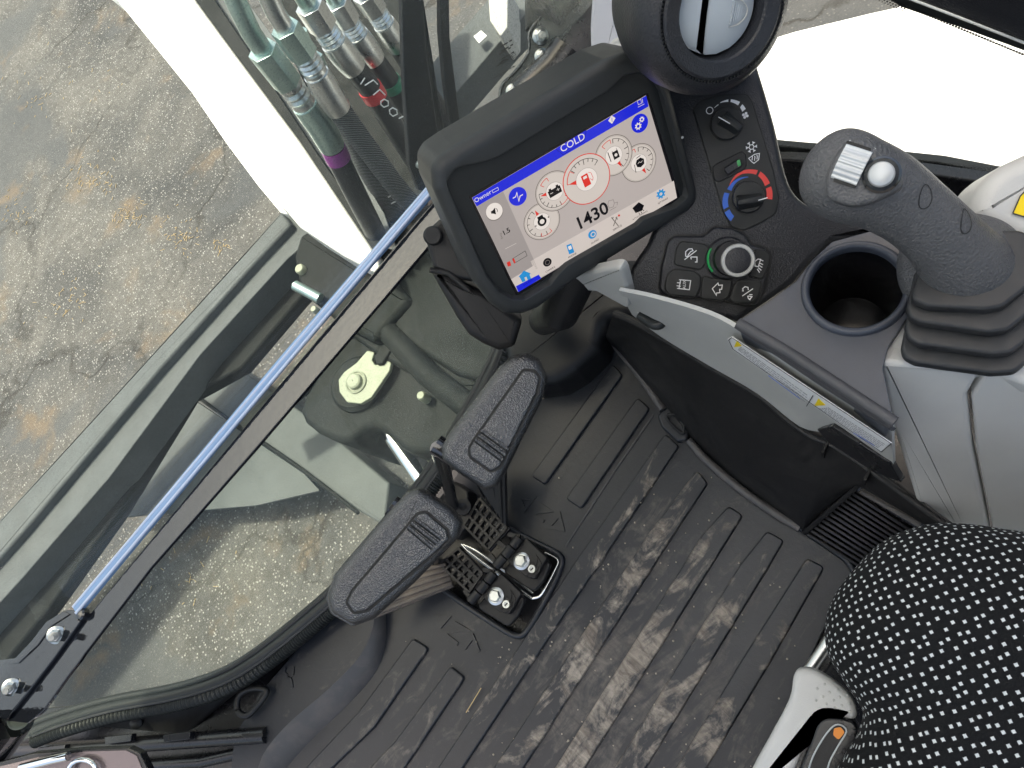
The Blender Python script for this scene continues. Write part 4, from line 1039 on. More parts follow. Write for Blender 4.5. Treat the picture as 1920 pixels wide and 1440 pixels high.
for k in range(6):
    a = rad(60 * k + 15); e = sf + Vector((math.cos(a), math.sin(a))) * 30 * u_; d = Vector((math.cos(a), math.sin(a)))
    s0 = sf + d * 14 * u_; n_ = Vector((-d.y, d.x)); b_ = rad(60 * k + 75); s1 = sf + Vector((math.cos(b_), math.sin(b_))) * 14 * u_
    ls += [stroke_spec(fd, [s0, e], .0007, hp, local=True), stroke_spec(fd, [s0, s1], .0007, hp, local=True),
           stroke_spec(fd, [e + n_ * 7 * u_, sf + d * 20 * u_, e - n_ * 7 * u_], .0006, hp, local=True)]
mks('snowflake_symbol', ls, M['wht'], cp)
ds_ = [{'p': [C(780, 470), C(815, 446), C(845, 440), C(840, 478), C(812, 500), C(796, 488)], 'c': True}, [C(800, 482), C(803, 462), C(800, 455)], [C(815, 484), C(818, 462), C(815, 455)], [C(830, 476), C(832, 458), C(829, 450)]]
strokes('demist_symbol', fd, ds_, .0007, hp, M['wht'], cp)

def knob(label, ctr, rr, a, b, mark):
    t = thing('rotary_knob', label, 'knob', 'rotary climate knobs')
    c = fd.hit(*C(*ctr), 0)
    lathe('shadow_ring', c, fd.N, [(rr * 1.06, .0025), (rr * 1.06, .0031), (rr * .98, .0032), (0, .0032)], M['padg'], t, 40)
    lathe('knob_base', c, fd.N, [(rr, .003), (rr * .985, .008), (rr * .95, .0095), (0, .0098)], M['plate'], t, 40)
    # raised pointer bar
    P = [fd.hit(*C(*p), .018) for p in (a, b)]
    d = (P[1] - P[0]).normalized(); s = fd.N.cross(d)
    base = [x - fd.N * .0085 for x in P]
    w0, w1 = .0078, .0062
    bm_v = [base[0] + s * w0, base[0] - s * w0, base[1] - s * w1, base[1] + s * w1, P[0] + s * .0018, P[0] - s * .0018, P[1] - s * .0030, P[1] + s * .0030]
    F = [[0, 1, 2, 3], [7, 6, 5, 4], [0, 4, 5, 1], [1, 5, 6, 2], [2, 6, 7, 3], [3, 7, 4, 0]]
    mk('pointer_grip', bm_v, F, M['plate'], t, 30, bev=.0012)
    q0, q1 = fd.hit(*C(*mark[0]), .0183), fd.hit(*C(*mark[1]), .0183)
    V, F = box_spec(q0, q1, (q1 - q0).normalized().cross(fd.N) * .0004, fd.N * .0004); mk('pointer_line', V, F, M['wht'], t)
knob('fan speed knob, upper of the two climate knobs', (645, 270), .0135 * KD, (625, 215), (735, 292), ((598, 222), (668, 262)))
knob('temperature knob, lower of the two, inside red and blue arcs', (772, 706), .0135 * KD, (715, 735), (868, 712), ((838, 722), (893, 706)))
rk = thing('rocker_switch', 'black rocker switch with green lit window between the knobs', 'rocker switch')
slab('surround', fd, [C(562, 520), C(590, 500), C(740, 425), C(765, 445), C(768, 520), C(745, 545), C(600, 612), C(575, 600)], M['black'], rk, .0045, .003, .001, .003)
slab('recess', fd, [C(600, 535), C(732, 460), C(750, 520), C(628, 585), C(612, 580)], M['padg'], rk, .0048, .002, 0, .001)
slab('rocker', fd, [C(628, 530), C(728, 466), C(745, 512), C(655, 570)], M['dash'], rk, .0085, .005, .0015, .002)
slab('indicator', fd, [C(708, 486), C(726, 474), C(734, 510), C(716, 520)], M['ledg'], rk, .0089, .001, 0, .001)
slab('sensor_dome', fd, [(1273, 262), (1279, 252), (1284, 256), (1280, 264), (1275, 268)], M['greyd'], cp, .004, .004, .001, .001) if False else None

# keypad
kb = thing('keypad', 'black keypad with jog dial and five white-symbol buttons', 'keypad')
fk2 = fd
kout = [(1236, 540), (1240, 500), (1252, 452), (1265, 442), (1318, 443), (1340, 425), (1375, 428), (1398, 440), (1410, 460), (1436, 465), (1444, 480), (1440, 510), (1432, 545), (1420, 572), (1395, 572), (1340, 560), (1262, 556), (1242, 552)]
gap('shadow_gap', kout, .0016, .0006, kb)
slab('keypad_body', fk2, kout, M['dash'], kb, .008, .010, .003, .006, 4)
kh = .0098
def key(pts, sym, name):
    gap('key_gap', [C(*p) for p in pts], .0009, .0084, kb)
    b = slab('button', fk2, [C(*p) for p in pts], M['plate'], kb, kh, .004, .0013, .005, 3)
    if sym: sym(b)
    return b
def symstroke(name, lines): return lambda b: strokes(name, fk2, [{'p': [C(*p) for p in (l['p'] if isinstance(l, dict) else l)], 'c': isinstance(l, dict)} for l in lines], .0009, kh + .0003, M['wht'], b)
key([(330, 1110), (345, 1010), (372, 965), (520, 985), (545, 1010), (540, 1080), (500, 1130), (480, 1140)], symstroke('phone_music_symbol', [[(395, 1078), (468, 1022)], [(402, 1058), (402, 1030), (420, 1014), (440, 1012), (446, 1024), (432, 1030), (418, 1048), (414, 1060), (402, 1058)], [(432, 1062), (470, 1062), (470, 1092), (458, 1092)], [(432, 1062), (436, 1076)]]), 'a')
key([(275, 1250), (290, 1170), (330, 1133), (455, 1145), (495, 1180), (490, 1250), (465, 1305), (300, 1290)], symstroke('aux_bucket_symbol', [[(362, 1198), (432, 1204), (424, 1258), (350, 1250)], [(350, 1216), (372, 1218)], [(348, 1234), (372, 1238)], [(372, 1198), (362, 1250)]]), 'b')
key([(505, 1170), (560, 1190), (690, 1195), (665, 1300), (620, 1328), (490, 1312)], symstroke('return_arrow_symbol', [{'p': [(562, 1252), (596, 1218), (600, 1232), (622, 1230), (618, 1256), (606, 1256), (608, 1276), (588, 1278), (586, 1292)], 'c': True}]), 'c')
key([(812, 1015), (880, 1020), (912, 1050), (908, 1100), (865, 1200), (770, 1175), (810, 1120)], symstroke('work_light_symbol', [{'p': [(818, 1116), (816, 1090), (836, 1074), (852, 1076), (838, 1120)], 'c': True}, [(850, 1078), (868, 1086)], [(846, 1098), (866, 1108)], [(842, 1112), (862, 1124)], [(838, 1126), (856, 1142)], [(832, 1134), (846, 1156)]]), 'd')
key([(665, 1320), (690, 1230), (725, 1195), (865, 1205), (845, 1290), (800, 1345), (690, 1335)], symstroke('horn_symbol', [[(742, 1296), (806, 1252)], [(748, 1268), (744, 1252), (758, 1240), (776, 1244), (778, 1260)], [(748, 1268), (742, 1262)], [(774, 1296), (800, 1300), (790, 1312), (788, 1318), (778, 1310), (774, 1296)], [(784, 1288), (802, 1288)]]), 'e')
aux = fd.loc(*C(395, 1228), kh)
mks('aux_lettering', [text_spec(fk2, 'AUX', aux.x, aux.y, .0042, kh + .0004, ang=rad(38))], M['wht'], kb)
KJ = .98
jd = thing('jog_dial', 'round jog dial with silver ring and green glow on the keypad', 'dial')
jc = fd.hit(*C(650, 1065), 0)
jt = fd.hit(*C(728, 1080), .032) 
ax = (fd.N).normalized()
lathe('collar', fd.hit(*C(650, 1070), .008), ax, [(.0215 * KJ, -.002), (.0215 * KJ, .003), (.0195 * KJ, .005), (.0, .005)], M['dash'], jd, 48)
tube('green_glow', [fd.w(*(fd.loc(*C(650, 1070), .013) + Vector((math.cos(rad(a)), math.sin(rad(a)))) * .0186 * KJ), .0138) for a in range(96, 172, 5)], .0011, M['ledg'], jd, 8)
lathe('dial_wall', fd.hit(*C(672, 1072), .012), ax, [(.0178 * KJ, -.002), (.0172 * KJ, .010), (.0165 * KJ, .014), (0, .014)], M['black'], jd, 48)
tb = fd.hit(*C(716, 1083), .0262)
lathe_open('silver_ring', tb - ax * .0, ax, [(.0160 * KJ, -.004), (.0163 * KJ, .0), (.0155 * KJ, .0015), (.0128 * KJ, .0018), (.0122 * KJ, .0)], M['greyd'], jd, 48)
lathe('dial_face', tb, ax, [(.0121 * KJ, -.006), (.0121 * KJ, .0006), (.011 * KJ, .001), (0, .0005)], M['dash'], jd, 40)

# ---------------------------------------------------------------- monitor
mo = thing('monitor', 'chunky black monitor showing a lit gauge screen reading COLD and 1430', 'monitor')
MN = Vector((-.196, -.886, .420)); MX = Vector((.932, -.301, -.201))
sc = .185 / .19
MO = CAM + (Vector((.184, .396, .4333 - 0.0)) - Vector((0, 0, 1.05))) * sc
fmn = Fr(MO, MN, MX)
def mm_(cx, cy): return (780 + cx / 2.666, 80 + cy / 2.666)
hb = .006
outer = [(815, 330), (850, 290), (1140, 122), (1190, 108), (1235, 120), (1258, 150), (1285, 220), (1314, 345), (1308, 385), (1275, 405), (1130, 480), (1010, 575), (965, 595), (930, 580), (905, 550), (825, 380)]
outer = [mm_(*p) for p in [(85, 640), (120, 585), (200, 530), (960, 90), (1080, 50), (1180, 70), (1245, 130), (1290, 240), (1420, 740), (1420, 800), (1380, 850), (1150, 990), (820, 1190), (620, 1340), (540, 1372), (450, 1370), (380, 1320), (300, 1210), (95, 740)]]
inner = [mm_(*p) for p in [(150, 690), (200, 620), (380, 580), (420, 560), (960, 235), (1000, 195), (1040, 155), (1130, 140), (1200, 165), (1240, 230), (1370, 720), (1360, 780), (1300, 830), (1140, 890), (1110, 920), (760, 1120), (720, 1160), (680, 1210), (550, 1290), (480, 1290), (410, 1250), (350, 1170), (160, 760)]]
HT = .0205
def frame_slab(name, fr, outp, inp, m, parent, top, thick, r, corner, depth):
    P = roundp(loc2(fr, outp, top), corner, 6); Q = roundp(loc2(fr, inp, top), .006, 5)
    if area2(P) < 0: P = P[::-1]
    if area2(Q) < 0: Q = Q[::-1]
    bm = bmesh.new(); rings = [(P, top - thick), (P, top - r)]
    for k in range(1, 7):
        a = k / 6 * math.pi / 2; rings.append((inset(P, r * (1 - math.cos(a))), top - r + r * math.sin(a)))
    L = [[bm.verts.new(fr.w(p.x, p.y, h)) for p in R_] for R_, h in rings]; n = len(P)
    for a, b in zip(L, L[1:]):
        for i in range(n): bm.faces.new((a[i], a[(i + 1) % n], b[(i + 1) % n], b[i]))
    bm.faces.new(L[0][::-1])
    G = [[bm.verts.new(fr.w(p.x, p.y, h)) for p in R_] for R_, h in ((Q, top), (inset(Q, .0008), top - .0004), (inset(Q, .0014), top - .0016), (inset(Q, .0040), top - depth))]; q = len(Q)
    for a, b in zip(G, G[1:]):
        for i in range(q): bm.faces.new((a[i], a[(i + 1) % q], b[(i + 1) % q], b[i]))
    E = [bm.edges.get((L[-1][i], L[-1][(i + 1) % n])) for i in range(n)] + [bm.edges.get((G[0][i], G[0][(i + 1) % q])) for i in range(q)]
    bmesh.ops.triangle_fill(bm, edges=E, use_beauty=True, use_dissolve=False, normal=fr.N)
    bmesh.ops.recalc_face_normals(bm, faces=bm.faces[:])
    me = bpy.data.meshes.new(name); bm.to_mesh(me); bm.free(); me.shade_smooth(); me.set_sharp_from_angle(angle=rad(30)); me.materials.append(m)
    o = link(bpy.data.objects.new(name, me), parent); wn = o.modifiers.new('flat_faces', 'WEIGHTED_NORMAL'); wn.keep_sharp = True; wn.weight = 100
frame_slab('housing', fmn, outer, inner, M['housing'], mo, HT, .057, .011, .014, .0100)
slab('bezel', fmn, inner, M['plate'], mo, .0135, .006, 0, .006)
win = [mm_(*p) for p in [(262, 768), (1158, 248), (1322, 778), (502, 1268)]]
slab('screen_surround', fmn, win, M['s_blk'], mo, .0138, .004, 0, .002)
hs = .0145
TL, TR, BR, BL = [fmn.loc(*p, hs) for p in ((885, 371), (1211, 179), (1269, 371), (971, 547))]
cS = (TL + TR + BR + BL) / 4
scr = mk('screen', *flat_spec(fmn, [(885, 371), (1211, 179), (1269, 371), (971, 547)], hs), M['s_bg'], mo)
def mp(cx, cy, h=hs): return fmn.loc(*mm_(cx, cy), h)
def mflat(name, pts, mat, h, corner=0): return mk(name, *flat_spec(fmn, [mp(*p) for p in pts], h, .0002, corner, True), mat, scr)
def mline(name, lines, wd, mat, h):
    return mks(name, [stroke_spec(fmn, [mp(*p) for p in (l['p'] if isinstance(l, dict) else l)], wd, h, .0001, isinstance(l, dict), True) for l in lines], mat, scr, recalc=False)
ux = fmn.loc(*mm_(400, 700), hs); upx = .185 / 1008.0      # metres per crop pixel
h1, h2, h3, h4, h5 = hs + .0003, hs + .0006, hs + .0009, hs + .0012, hs + .0015
mflat('title_bar', [(281, 775), (1150, 265), (1162, 318), (303, 818)], M['s_blue'], h1)
mflat('title_tab', [(697, 530), (850, 437), (838, 492), (735, 560)], M['s_blue'], h1 + .0001)
mflat('sidebar', [(303, 818), (435, 744), (608, 1128), (475, 1182)], M['s_side'], h1)
mflat('sidebar_foot', [(475, 1182), (590, 1112), (620, 1180), (510, 1245)], M['s_bar'], h2)
mflat('icon_bar', [(572, 1092), (1288, 690), (1304, 775), (608, 1180)], M['s_bar'], h1)
mflat('active_underline', [(498, 1216), (612, 1158), (624, 1176), (510, 1245)], M['s_blue'], h3)
mks('title_text', [text_spec(fmn, 'COLD', *mp(782, 500), 50 * upx, h2)], M['s_white'], scr)
mks('user_text', [text_spec(fmn, 'Owner', *mp(333, 768), 32 * upx, h2)], M['s_white'], scr)
mline('user_badge', [{'p': [(378, 738), (408, 722), (412, 735), (384, 750)]}], 1.8 * upx, M['s_white'], h2)
mline('title_edge', [[(697, 530), (735, 560), (838, 492), (850, 437)]], 1.5 * upx, M['s_blk'], h2)
mks('rpm_text', [text_spec(fmn, '1430', *mp(878, 868), 98 * upx, h2, bold=True)], M['s_blk'], scr)
mks('hour_text', [text_spec(fmn, '1.5', *mp(450, 944), 36 * upx, h2, bold=True)], M['s_blk'], scr)
mline('hourglass', [{'p': [(418, 954), (430, 950), (422, 965), (434, 975), (424, 980), (428, 966)]}], 1.5 * upx, M['s_gry'], h2)
mline('divider', [[(445, 1030), (500, 1002)]], 2 * upx, M['s_bar'], h2)
mline('fuel_outline', [{'p': [(480, 1080), (545, 1040), (554, 1064), (490, 1102)]}], 1.8 * upx, M['s_blk'], h2)
mflat('fuel_level', [(480, 1080), (488, 1076), (496, 1098), (489, 1102)], M['s_red'], h3)
mflat('fuel_icon', [(452, 1098), (468, 1090), (474, 1112), (458, 1118)], M['s_red'], h3)
for lab, x, y, s in (('CAMERA', 670, 1132, 15), ('PHONE', 780, 1062, 15), ('AUDIO', 893, 992, 15), ('SERVICE', 1005, 924, 15), ('ATTACHMENTS', 1118, 862, 13), ('SETTINGS', 1232, 790, 14), ('GAUGES', 558, 1198, 14)):
    mks('caption', [text_spec(fmn, lab, *mp(x, y), s * upx, h3)], M['s_blk'], scr)
def mdisc(name, x, y, r, mat, h): return mks(name, [disc_spec(fmn, mp(x, y), r * upx, h, .0001)], mat, scr)
# round buttons
mdisc('button_shadow', 391, 845, 45, M['s_gry'], h2); mdisc('sound_button', 390, 842, 43, M['s_white'], h3)
mks('speaker_icon', [flat_spec(fmn, [mp(372, 842), mp(382, 836), mp(392, 822), mp(398, 856), mp(382, 852), mp(375, 853)], h4, .0001, 0, True), ring_spec(fmn, mp(392, 840), 12 * upx, 15 * upx, h4, .0001, -50, 50, 10)], M['s_blk'], scr)
mdisc('pulse_button', 507, 767, 47, M['s_blue'], h3)
mline('pulse_icon', [[(482, 776), (496, 768), (502, 748), (512, 790), (518, 765), (532, 757)]], 4.5 * upx, M['s_white'], h4)
mdisc('settings_button', 1116, 402, 46, M['s_blue'], h3)
def gear(x, y, r, mat, h, n=8, inner=.45):
    c = mp(x, y); sp = [ring_spec(fmn, c, r * inner * upx, r * .8 * upx, h, .0001)]
    for k in range(n):
        a = rad(360 * k / n); d = Vector((math.cos(a), math.sin(a))); sp.append(stroke_spec(fmn, [c + d * r * .75 * upx, c + d * r * 1.08 * upx], r * .32 * upx, h, .0001, False, True))
    return mks('gear_icon', sp, mat, scr)
gear(1108, 416, 17, M['s_white'], h4); gear(1126, 382, 13, M['s_white'], h4)
mflat('hazard_diamond', [(976, 364), (996, 376), (978, 405), (960, 390)], M['s_white'], h2)
mline('hazard_mark', [[(977, 374), (978, 394)]], 3 * upx, M['s_blue'], h3)
mline('alert_icon', [{'p': [(1105, 290), (1122, 282), (1126, 302), (1110, 310)]}, [(1108, 322), (1140, 306)], [(1130, 280), (1132, 302)]], 2.5 * upx, M['s_bar'], h2)
# gauges
def gauge(x, y, r, red, needle, ticks, rarc, icon, zo=0.0, arcs=()):
    r = r * 1.1
    z = h2 + zo; c = mp(x, y)
    rim = M['s_red'] if red else M['s_gry']
    mks('gauge_dial', [disc_spec(fmn, c, r * upx, z, .0001, 48)], M['s_dial'], scr)
    mks('gauge_rim', [ring_spec(fmn, c, (r - (4.5 if red else 4)) * upx, r * upx, z + .0002, .0001, n=48), ] + ([] if red else [ring_spec(fmn, c, (r - 8) * upx, (r - 7) * upx, z + .0002, .0001, n=48)]), rim, scr)
    mks('gauge_hub_shadow', [disc_spec(fmn, c, (r * .44 + 2) * upx, z + .0002, .0001)], M['s_side'], scr)
    mks('gauge_hub', [disc_spec(fmn, c, r * .44 * upx, z + .0003, .0001)], M['s_white'], scr)
    a0, a1 = ticks; n = 6; sp = [ring_spec(fmn, c, r * .80 * upx, r * .82 * upx, z + .0003, .0001, a0, a1, 20)]
    for k in range(n + 1):
        a = rad(a0 + (a1 - a0) * k / n); d = Vector((math.cos(a), math.sin(a))); sp.append(stroke_spec(fmn, [c + d * r * (.68 if k % 3 else .60) * upx, c + d * r * .81 * upx], 3 * upx, z + .0003, .0001, False, True))
    mks('gauge_ticks', sp, M['s_blk'], scr, recalc=False)
    for b0, b1 in rarc:
        sp = [ring_spec(fmn, c, r * .80 * upx, r * .83 * upx, z + .0003, .0001, b0, b1, 8)]
        for b in (b0, b1):
            d = Vector((math.cos(rad(b)), math.sin(rad(b)))); sp.append(stroke_spec(fmn, [c + d * r * .62 * upx, c + d * r * .82 * upx], 3 * upx, z + .0003, .0001, False, True))
        mks('gauge_red_zone', sp, M['s_red'], scr, recalc=False)
    d = Vector((math.cos(rad(needle)), math.sin(rad(needle)))); n_ = Vector((-d.y, d.x))
    mk('gauge_needle', *flat_spec(fmn, [c + d * r * .44 * upx + n_ * r * .09 * upx, c + d * r * .44 * upx - n_ * r * .09 * upx, c + d * r * .76 * upx], z + .0005, .0001, 0, True), M['s_red'], scr)
    icon(c, r * 1.3, z + .0006)
def ic_engine(c, r, z):
    mks('engine_icon', [ring_spec(fmn, c, r * .10 * upx, r * .19 * upx, z, .0001), flat_spec(fmn, [c + Vector((-.12, .16)) * r * upx, c + Vector((.12, .16)) * r * upx, c + Vector((.12, .26)) * r * upx, c + Vector((-.12, .26)) * r * upx], z, .0001, 0, True), disc_spec(fmn, c + Vector((.3, .03)) * r * upx, r * .03 * upx, z, .0001, 8), disc_spec(fmn, c + Vector((-.3, -.03)) * r * upx, r * .03 * upx, z, .0001, 8)], M['s_blk'], scr)
def ic_batt(c, r, z):
    q = lambda x, y: c + Vector((x, y)) * r * upx
    mks('battery_icon', [flat_spec(fmn, [q(-.26, -.15), q(.26, -.15), q(.26, .12), q(-.26, .12)], z, .0001, 0, True), flat_spec(fmn, [q(-.2, .12), q(-.1, .12), q(-.1, .19), q(-.2, .19)], z, .0001, 0, True), flat_spec(fmn, [q(.2, .12), q(.1, .12), q(.1, .19), q(.2, .19)], z, .0001, 0, True)], M['s_blk'], scr)
    mks('battery_signs', [stroke_spec(fmn, [q(-.2, 0), q(-.08, 0)], 2.2 * upx, z + .0001, .0001, False, True), stroke_spec(fmn, [q(.08, 0), q(.2, 0)], 2.2 * upx, z + .0001, .0001, False, True), stroke_spec(fmn, [q(.14, -.06), q(.14, .06)], 2.2 * upx, z + .0001, .0001, False, True)], M['s_white'], scr)
def ic_fuel(c, r, z):
    q = lambda x, y: c + Vector((x, y)) * r * upx
    mks('fuel_pump_icon', [flat_spec(fmn, [q(-.14, -.2), q(.08, -.2), q(.08, .18), q(-.14, .18)], z, .0001, 0, True), stroke_spec(fmn, [q(.1, -.02), q(.16, -.12), q(.2, -.05), q(.19, .12), q(.12, .18)], 2.4 * upx, z, .0001, False, True)], M['s_red'], scr)
    mk('fuel_pump_window', *flat_spec(fmn, [q(-.09, .05), q(.03, .05), q(.03, .13), q(-.09, .13)], z + .0002, .0001, 0, True), M['s_white'], scr)
def ic_hyd(c, r, z):
    q = lambda x, y: c + Vector((x, y)) * r * upx
    mks('oil_temperature_icon', [flat_spec(fmn, [q(-.04, -.16), q(.2, -.16), q(.2, .14), q(-.04, .14)], z, .0001, 0, True), stroke_spec(fmn, [q(-.18, -.16), q(-.18, .24)], 4 * upx, z, .0001, False, True), stroke_spec(fmn, [q(-.02, .2), q(.0, .14)], 2 * upx, z, .0001, False, True), stroke_spec(fmn, [q(.18, .22), q(.16, .14)], 2 * upx, z, .0001, False, True)], M['s_blk'], scr)
    mks('oil_drop', [disc_spec(fmn, q(.08, -.01), .06 * r * upx, z + .0002, .0001, 12)], M['s_white'], scr)
def ic_cool(c, r, z):
    q = lambda x, y: c + Vector((x, y)) * r * upx
    mks('coolant_icon', [flat_spec(fmn, [q(-.12, -.12), q(.02, -.2), q(.2, -.14), q(.24, .06), q(.12, .18), q(-.06, .16), q(-.14, .04)], z, .0001, 0, True), stroke_spec(fmn, [q(-.24, -.3), q(-.2, .04)], 3 * upx, z, .0001, False, True), stroke_spec(fmn, [q(-.05, .24), q(.15, .26)], 3 * upx, z, .0001, False, True)], M['s_blk'], scr)
    mks('coolant_wave', [stroke_spec(fmn, [q(-.06, 0), q(.02, .04), q(.08, -.02), q(.16, .02)], 2 * upx, z + .0002, .0001, False, True)], M['s_white'], scr)
gauge(628, 892, 90, False, 98, (110, 270), [(245, 290)], ic_engine, 0)
gauge(690, 740, 94, False, 168, (160, 275), [(98, 130), (275, 310)], ic_batt, .0007)
gauge(1112, 600, 90, False, 285, (75, -60), [(90, 135)], ic_cool, 0)
gauge(985, 562, 94, False, 285, (75, -70), [(85, 120)], ic_hyd, .0007)
gauge(848, 680, 118, True, 165, (125, 35), [(128, 165)], ic_fuel, .0014)
# small engine outline + bottom icons
mline('rpm_icon', [{'p': [(962, 790), (985, 784), (990, 800), (985, 820), (965, 826), (957, 808)]}, [(992, 800), (1006, 796), (1004, 812)], [(968, 838), (1000, 820)]], 2 * upx, M['s_gry'], h2)
mdisc('camera_icon', 655, 1096, 24, M['s_blk'], h3); mks('camera_lens_ring', [ring_spec(fmn, mp(655, 1096), 11 * upx, 14 * upx, h4, .0001)], M['s_gry'], scr)
mflat('phone_icon', [(750, 1012), (775, 1002), (790, 1046), (764, 1056)], M['s_cy'], h3, .0006); mflat('phone_glass', [(757, 1018), (772, 1011), (777, 1028), (763, 1034)], M['s_white'], h4)
mdisc('audio_icon', 880, 957, 24, M['s_cy'], h3); mks('audio_ring', [ring_spec(fmn, mp(883, 956), 9 * upx, 15 * upx, h4, .0001)], M['s_bar'], scr)
mline('service_icon', [[(975, 872), (1010, 915)], [(1003, 868), (985, 915)], [(985, 870), (978, 880)], [(996, 872), (1006, 882)]], 5 * upx, M['s_gry'], h3)
mdisc('service_alert', 1012, 862, 6, M['s_red'], h4)
mflat('attachment_icon', [(1080, 826), (1112, 796), (1138, 812), (1128, 838), (1096, 850)], M['s_blk'], h3)
mline('attachment_teeth', [[(1112, 848), (1116, 858)], [(1122, 842), (1127, 852)], [(1130, 832), (1138, 840)]], 3 * upx, M['s_blk'], h3)
gear(1222, 755, 25, M['s_cy'], h3, 8, .35)
mflat('home_icon', [(518, 1172), (512, 1168), (538, 1138), (572, 1152), (566, 1158), (574, 1178), (530, 1196)], M['s_cy'], h3); mflat('home_door', [(540, 1172), (550, 1168), (556, 1184), (546, 1188)], M['s_bar'], h4)
mks('light_sensor', [disc_spec(fmn, mp(1332, 474, HT + .0002), 7 * upx, HT + .0002, .0003, 16)], M['greyd'], mo)
# corner thumb screw and back box
mb = thing('monitor_bracket', 'dark brown-black moulded bracket behind the left of the monitor', 'bracket')
fbk = Fr(pd(880, 520, .80), (-.15, -.55, .82))
slab('upper_shell', fbk, [(798, 452), (802, 430), (830, 405), (900, 430), (940, 500), (900, 530), (855, 525), (812, 504)], M['kick'], mb, .012, .04, .006, .006, 4)
slab('lower_shell', fbk, [(806, 508), (820, 502), (870, 530), (905, 545), (980, 600), (965, 650), (935, 658), (905, 645), (878, 628), (856, 596)], M['kick'], mb, 0, .06, .008, .008, 4)
tube('shell_seam', [fbk.hit(*p, .012) for p in ((806, 506), (840, 512), (880, 545))], .003, M['kick'], mb, 10)
lathe('thumb_screw', fbk.hit(812, 442, .018), fbk.N, [(.010, -.004), (.010, .003), (.008, .005), (0, .005)], M['black'], mb, 24)
st_ = mo
tube('stem', [fmn.w(.02, -.045, -.03), pz(1050, 585, .3), pz(1020, 600, .10)], [.028, .022, .022], M['black'], st_, 20)
lathe('swivel', fmn.w(.02, -.04, -.034), fmn.N, [(.045, -.02), (.045, -.002), (.04, 0), (0, 0)], M['black'], st_, 32)

# ---------------------------------------------------------------- round air vent
va = thing('air_vent', 'round black swivelling air vent with pale grey flaps', 'air vent')
vc_ = pd(1327, 14, .57)
vdir = (CAM - vc_).normalized()
vax = (vdir * 1.0 + _R * .52 - _U * .12).normalized()
fvn = Fr(vc_, vax, _R)
prf = [(.036, -.09), (.050, -.07), (.060, -.04), (.0635, -.018), (.0635, .0), (.0615, .012), (.056, .020), (.0505, .0235)]
lathe_open('vent_body', vc_, vax, prf + [(.0500, .0215), (.0490, .0215)], M['dash'], va, 72)
# serrated seam
sp = []
for k in range(110):
    a = 2 * math.pi * k / 110; d = fvn.X * math.cos(a) + fvn.Y * math.sin(a); s = fvn.N.cross(d)
    c = vc_ + d * .0500 + fvn.N * .0218; sp.append(box_spec(c - d * .0014, c + d * .0014, s * .0007, fvn.N * .0014))
mks('serrated_seam', sp, M['padg'], va)
lathe_open('face_ring', vc_, vax, [(.0485, .020), (.0480, .0238), (.046, .0250), (.036, .0235), (.0345, .022), (.0335, .012), (.0335, -.02)], M['dash'], va, 72)
lathe_open('barrel', vc_, vax, [(.0332, .012), (.0325, -.03), (.0, -.032)], M['padg'], va, 48)
def flap(name, x0, x1, mat, zc, bow):
    V, F = [], []; n = 16; k = 12; R_ = .0318
    for i in range(n + 1):
        y = -R_ * .985 + 2 * R_ * .985 * i / n
        lim = math.sqrt(max(0, R_ * R_ - y * y)); b = bow * (1 - (y / R_) ** 2)
        xa = max(-lim, min(lim, x0 + b)) if x0 > -1 else -lim
        xb = max(-lim, min(lim, x1 + b)) if x1 < 1 else lim
        for j in range(k + 1):
            x = xa + (xb - xa) * j / k; V.append(fvn.w(x, y, zc + .007 * (1 - (x * x + y * y) / (R_ * R_))))
    for i in range(n):
        for j in range(k): a = i * (k + 1) + j; F.append([a, a + 1, a + k + 2, a + k + 1])
    m0 = len(V); V += [v - fvn.N * .002 for v in V]; F += [[q + m0 for q in f][::-1] for f in F]
    return mk(name, V, F, mat, va, 50)
flap('flap', -2, -.0105, M['flap'], .010, -.0035); flap('flap', -.0045, 2, M['flap'], .012, -.0045)
strokes('finger_ribs', fvn, [], .001, .02, M['flap'], va) if False else None
sp = []
for k in range(5):
    x = .012 + k * .0022; yy = .0075 - .0009 * k; sp.append(stroke_spec(fvn, [Vector((x - .002, -yy - .002)), Vector((x - .001, yy - .002))], .0009, .0195 - .0008 * k, .0016, local=True))
mks('finger_ribs', sp, M['flap'], va)
mks('finger_scoop', [stroke_spec(fvn, [Vector((.010 + .0135 * math.sin(rad(a)), -.002 - .0095 * math.cos(rad(a)))) for a in range(0, 181, 12)], .0006, .0185, .001, local=True)], M['greyd'], va)

# ---------------------------------------------------------------- A pillar, bracket, motor at top centre
pl = thing('front_pillar', 'black front right cab pillar behind the monitor', 'pillar')
fpl = Fr(pd(1060, 100, 1.02), (-.25, -.55, .8))
slab('pillar_face', fpl, [(985, -80), (1000, 20), (1010, 120), (960, 230), (980, 330), (1240, 300), (1240, -80)], M['frame'], pl, -.02, .03, .002, .01)
slab('gusset', fpl, [(1040, -10), (1018, 18), (1002, 40), (988, 62), (992, 98), (966, 132), (940, 158), (935, 192), (946, 214), (962, 250), (1130, 240), (1130, -10)], M['frame'], pl, .02, .008, .002, .006)
slab('seal_strip', fpl, [(978, -60), (1010, -60), (1012, 30), (1000, 50), (984, 60), (984, 0)], M['rubber'], pl, .005, .012, .004, .003)
tube('gusset_edge', [fpl.hit(*p, .022) for p in cpx([(1036, 12), (1012, 34), (992, 62), (991, 98), (966, 134), (941, 160), (937, 192)], 4)], .0022, M['gloss'], pl, 8)
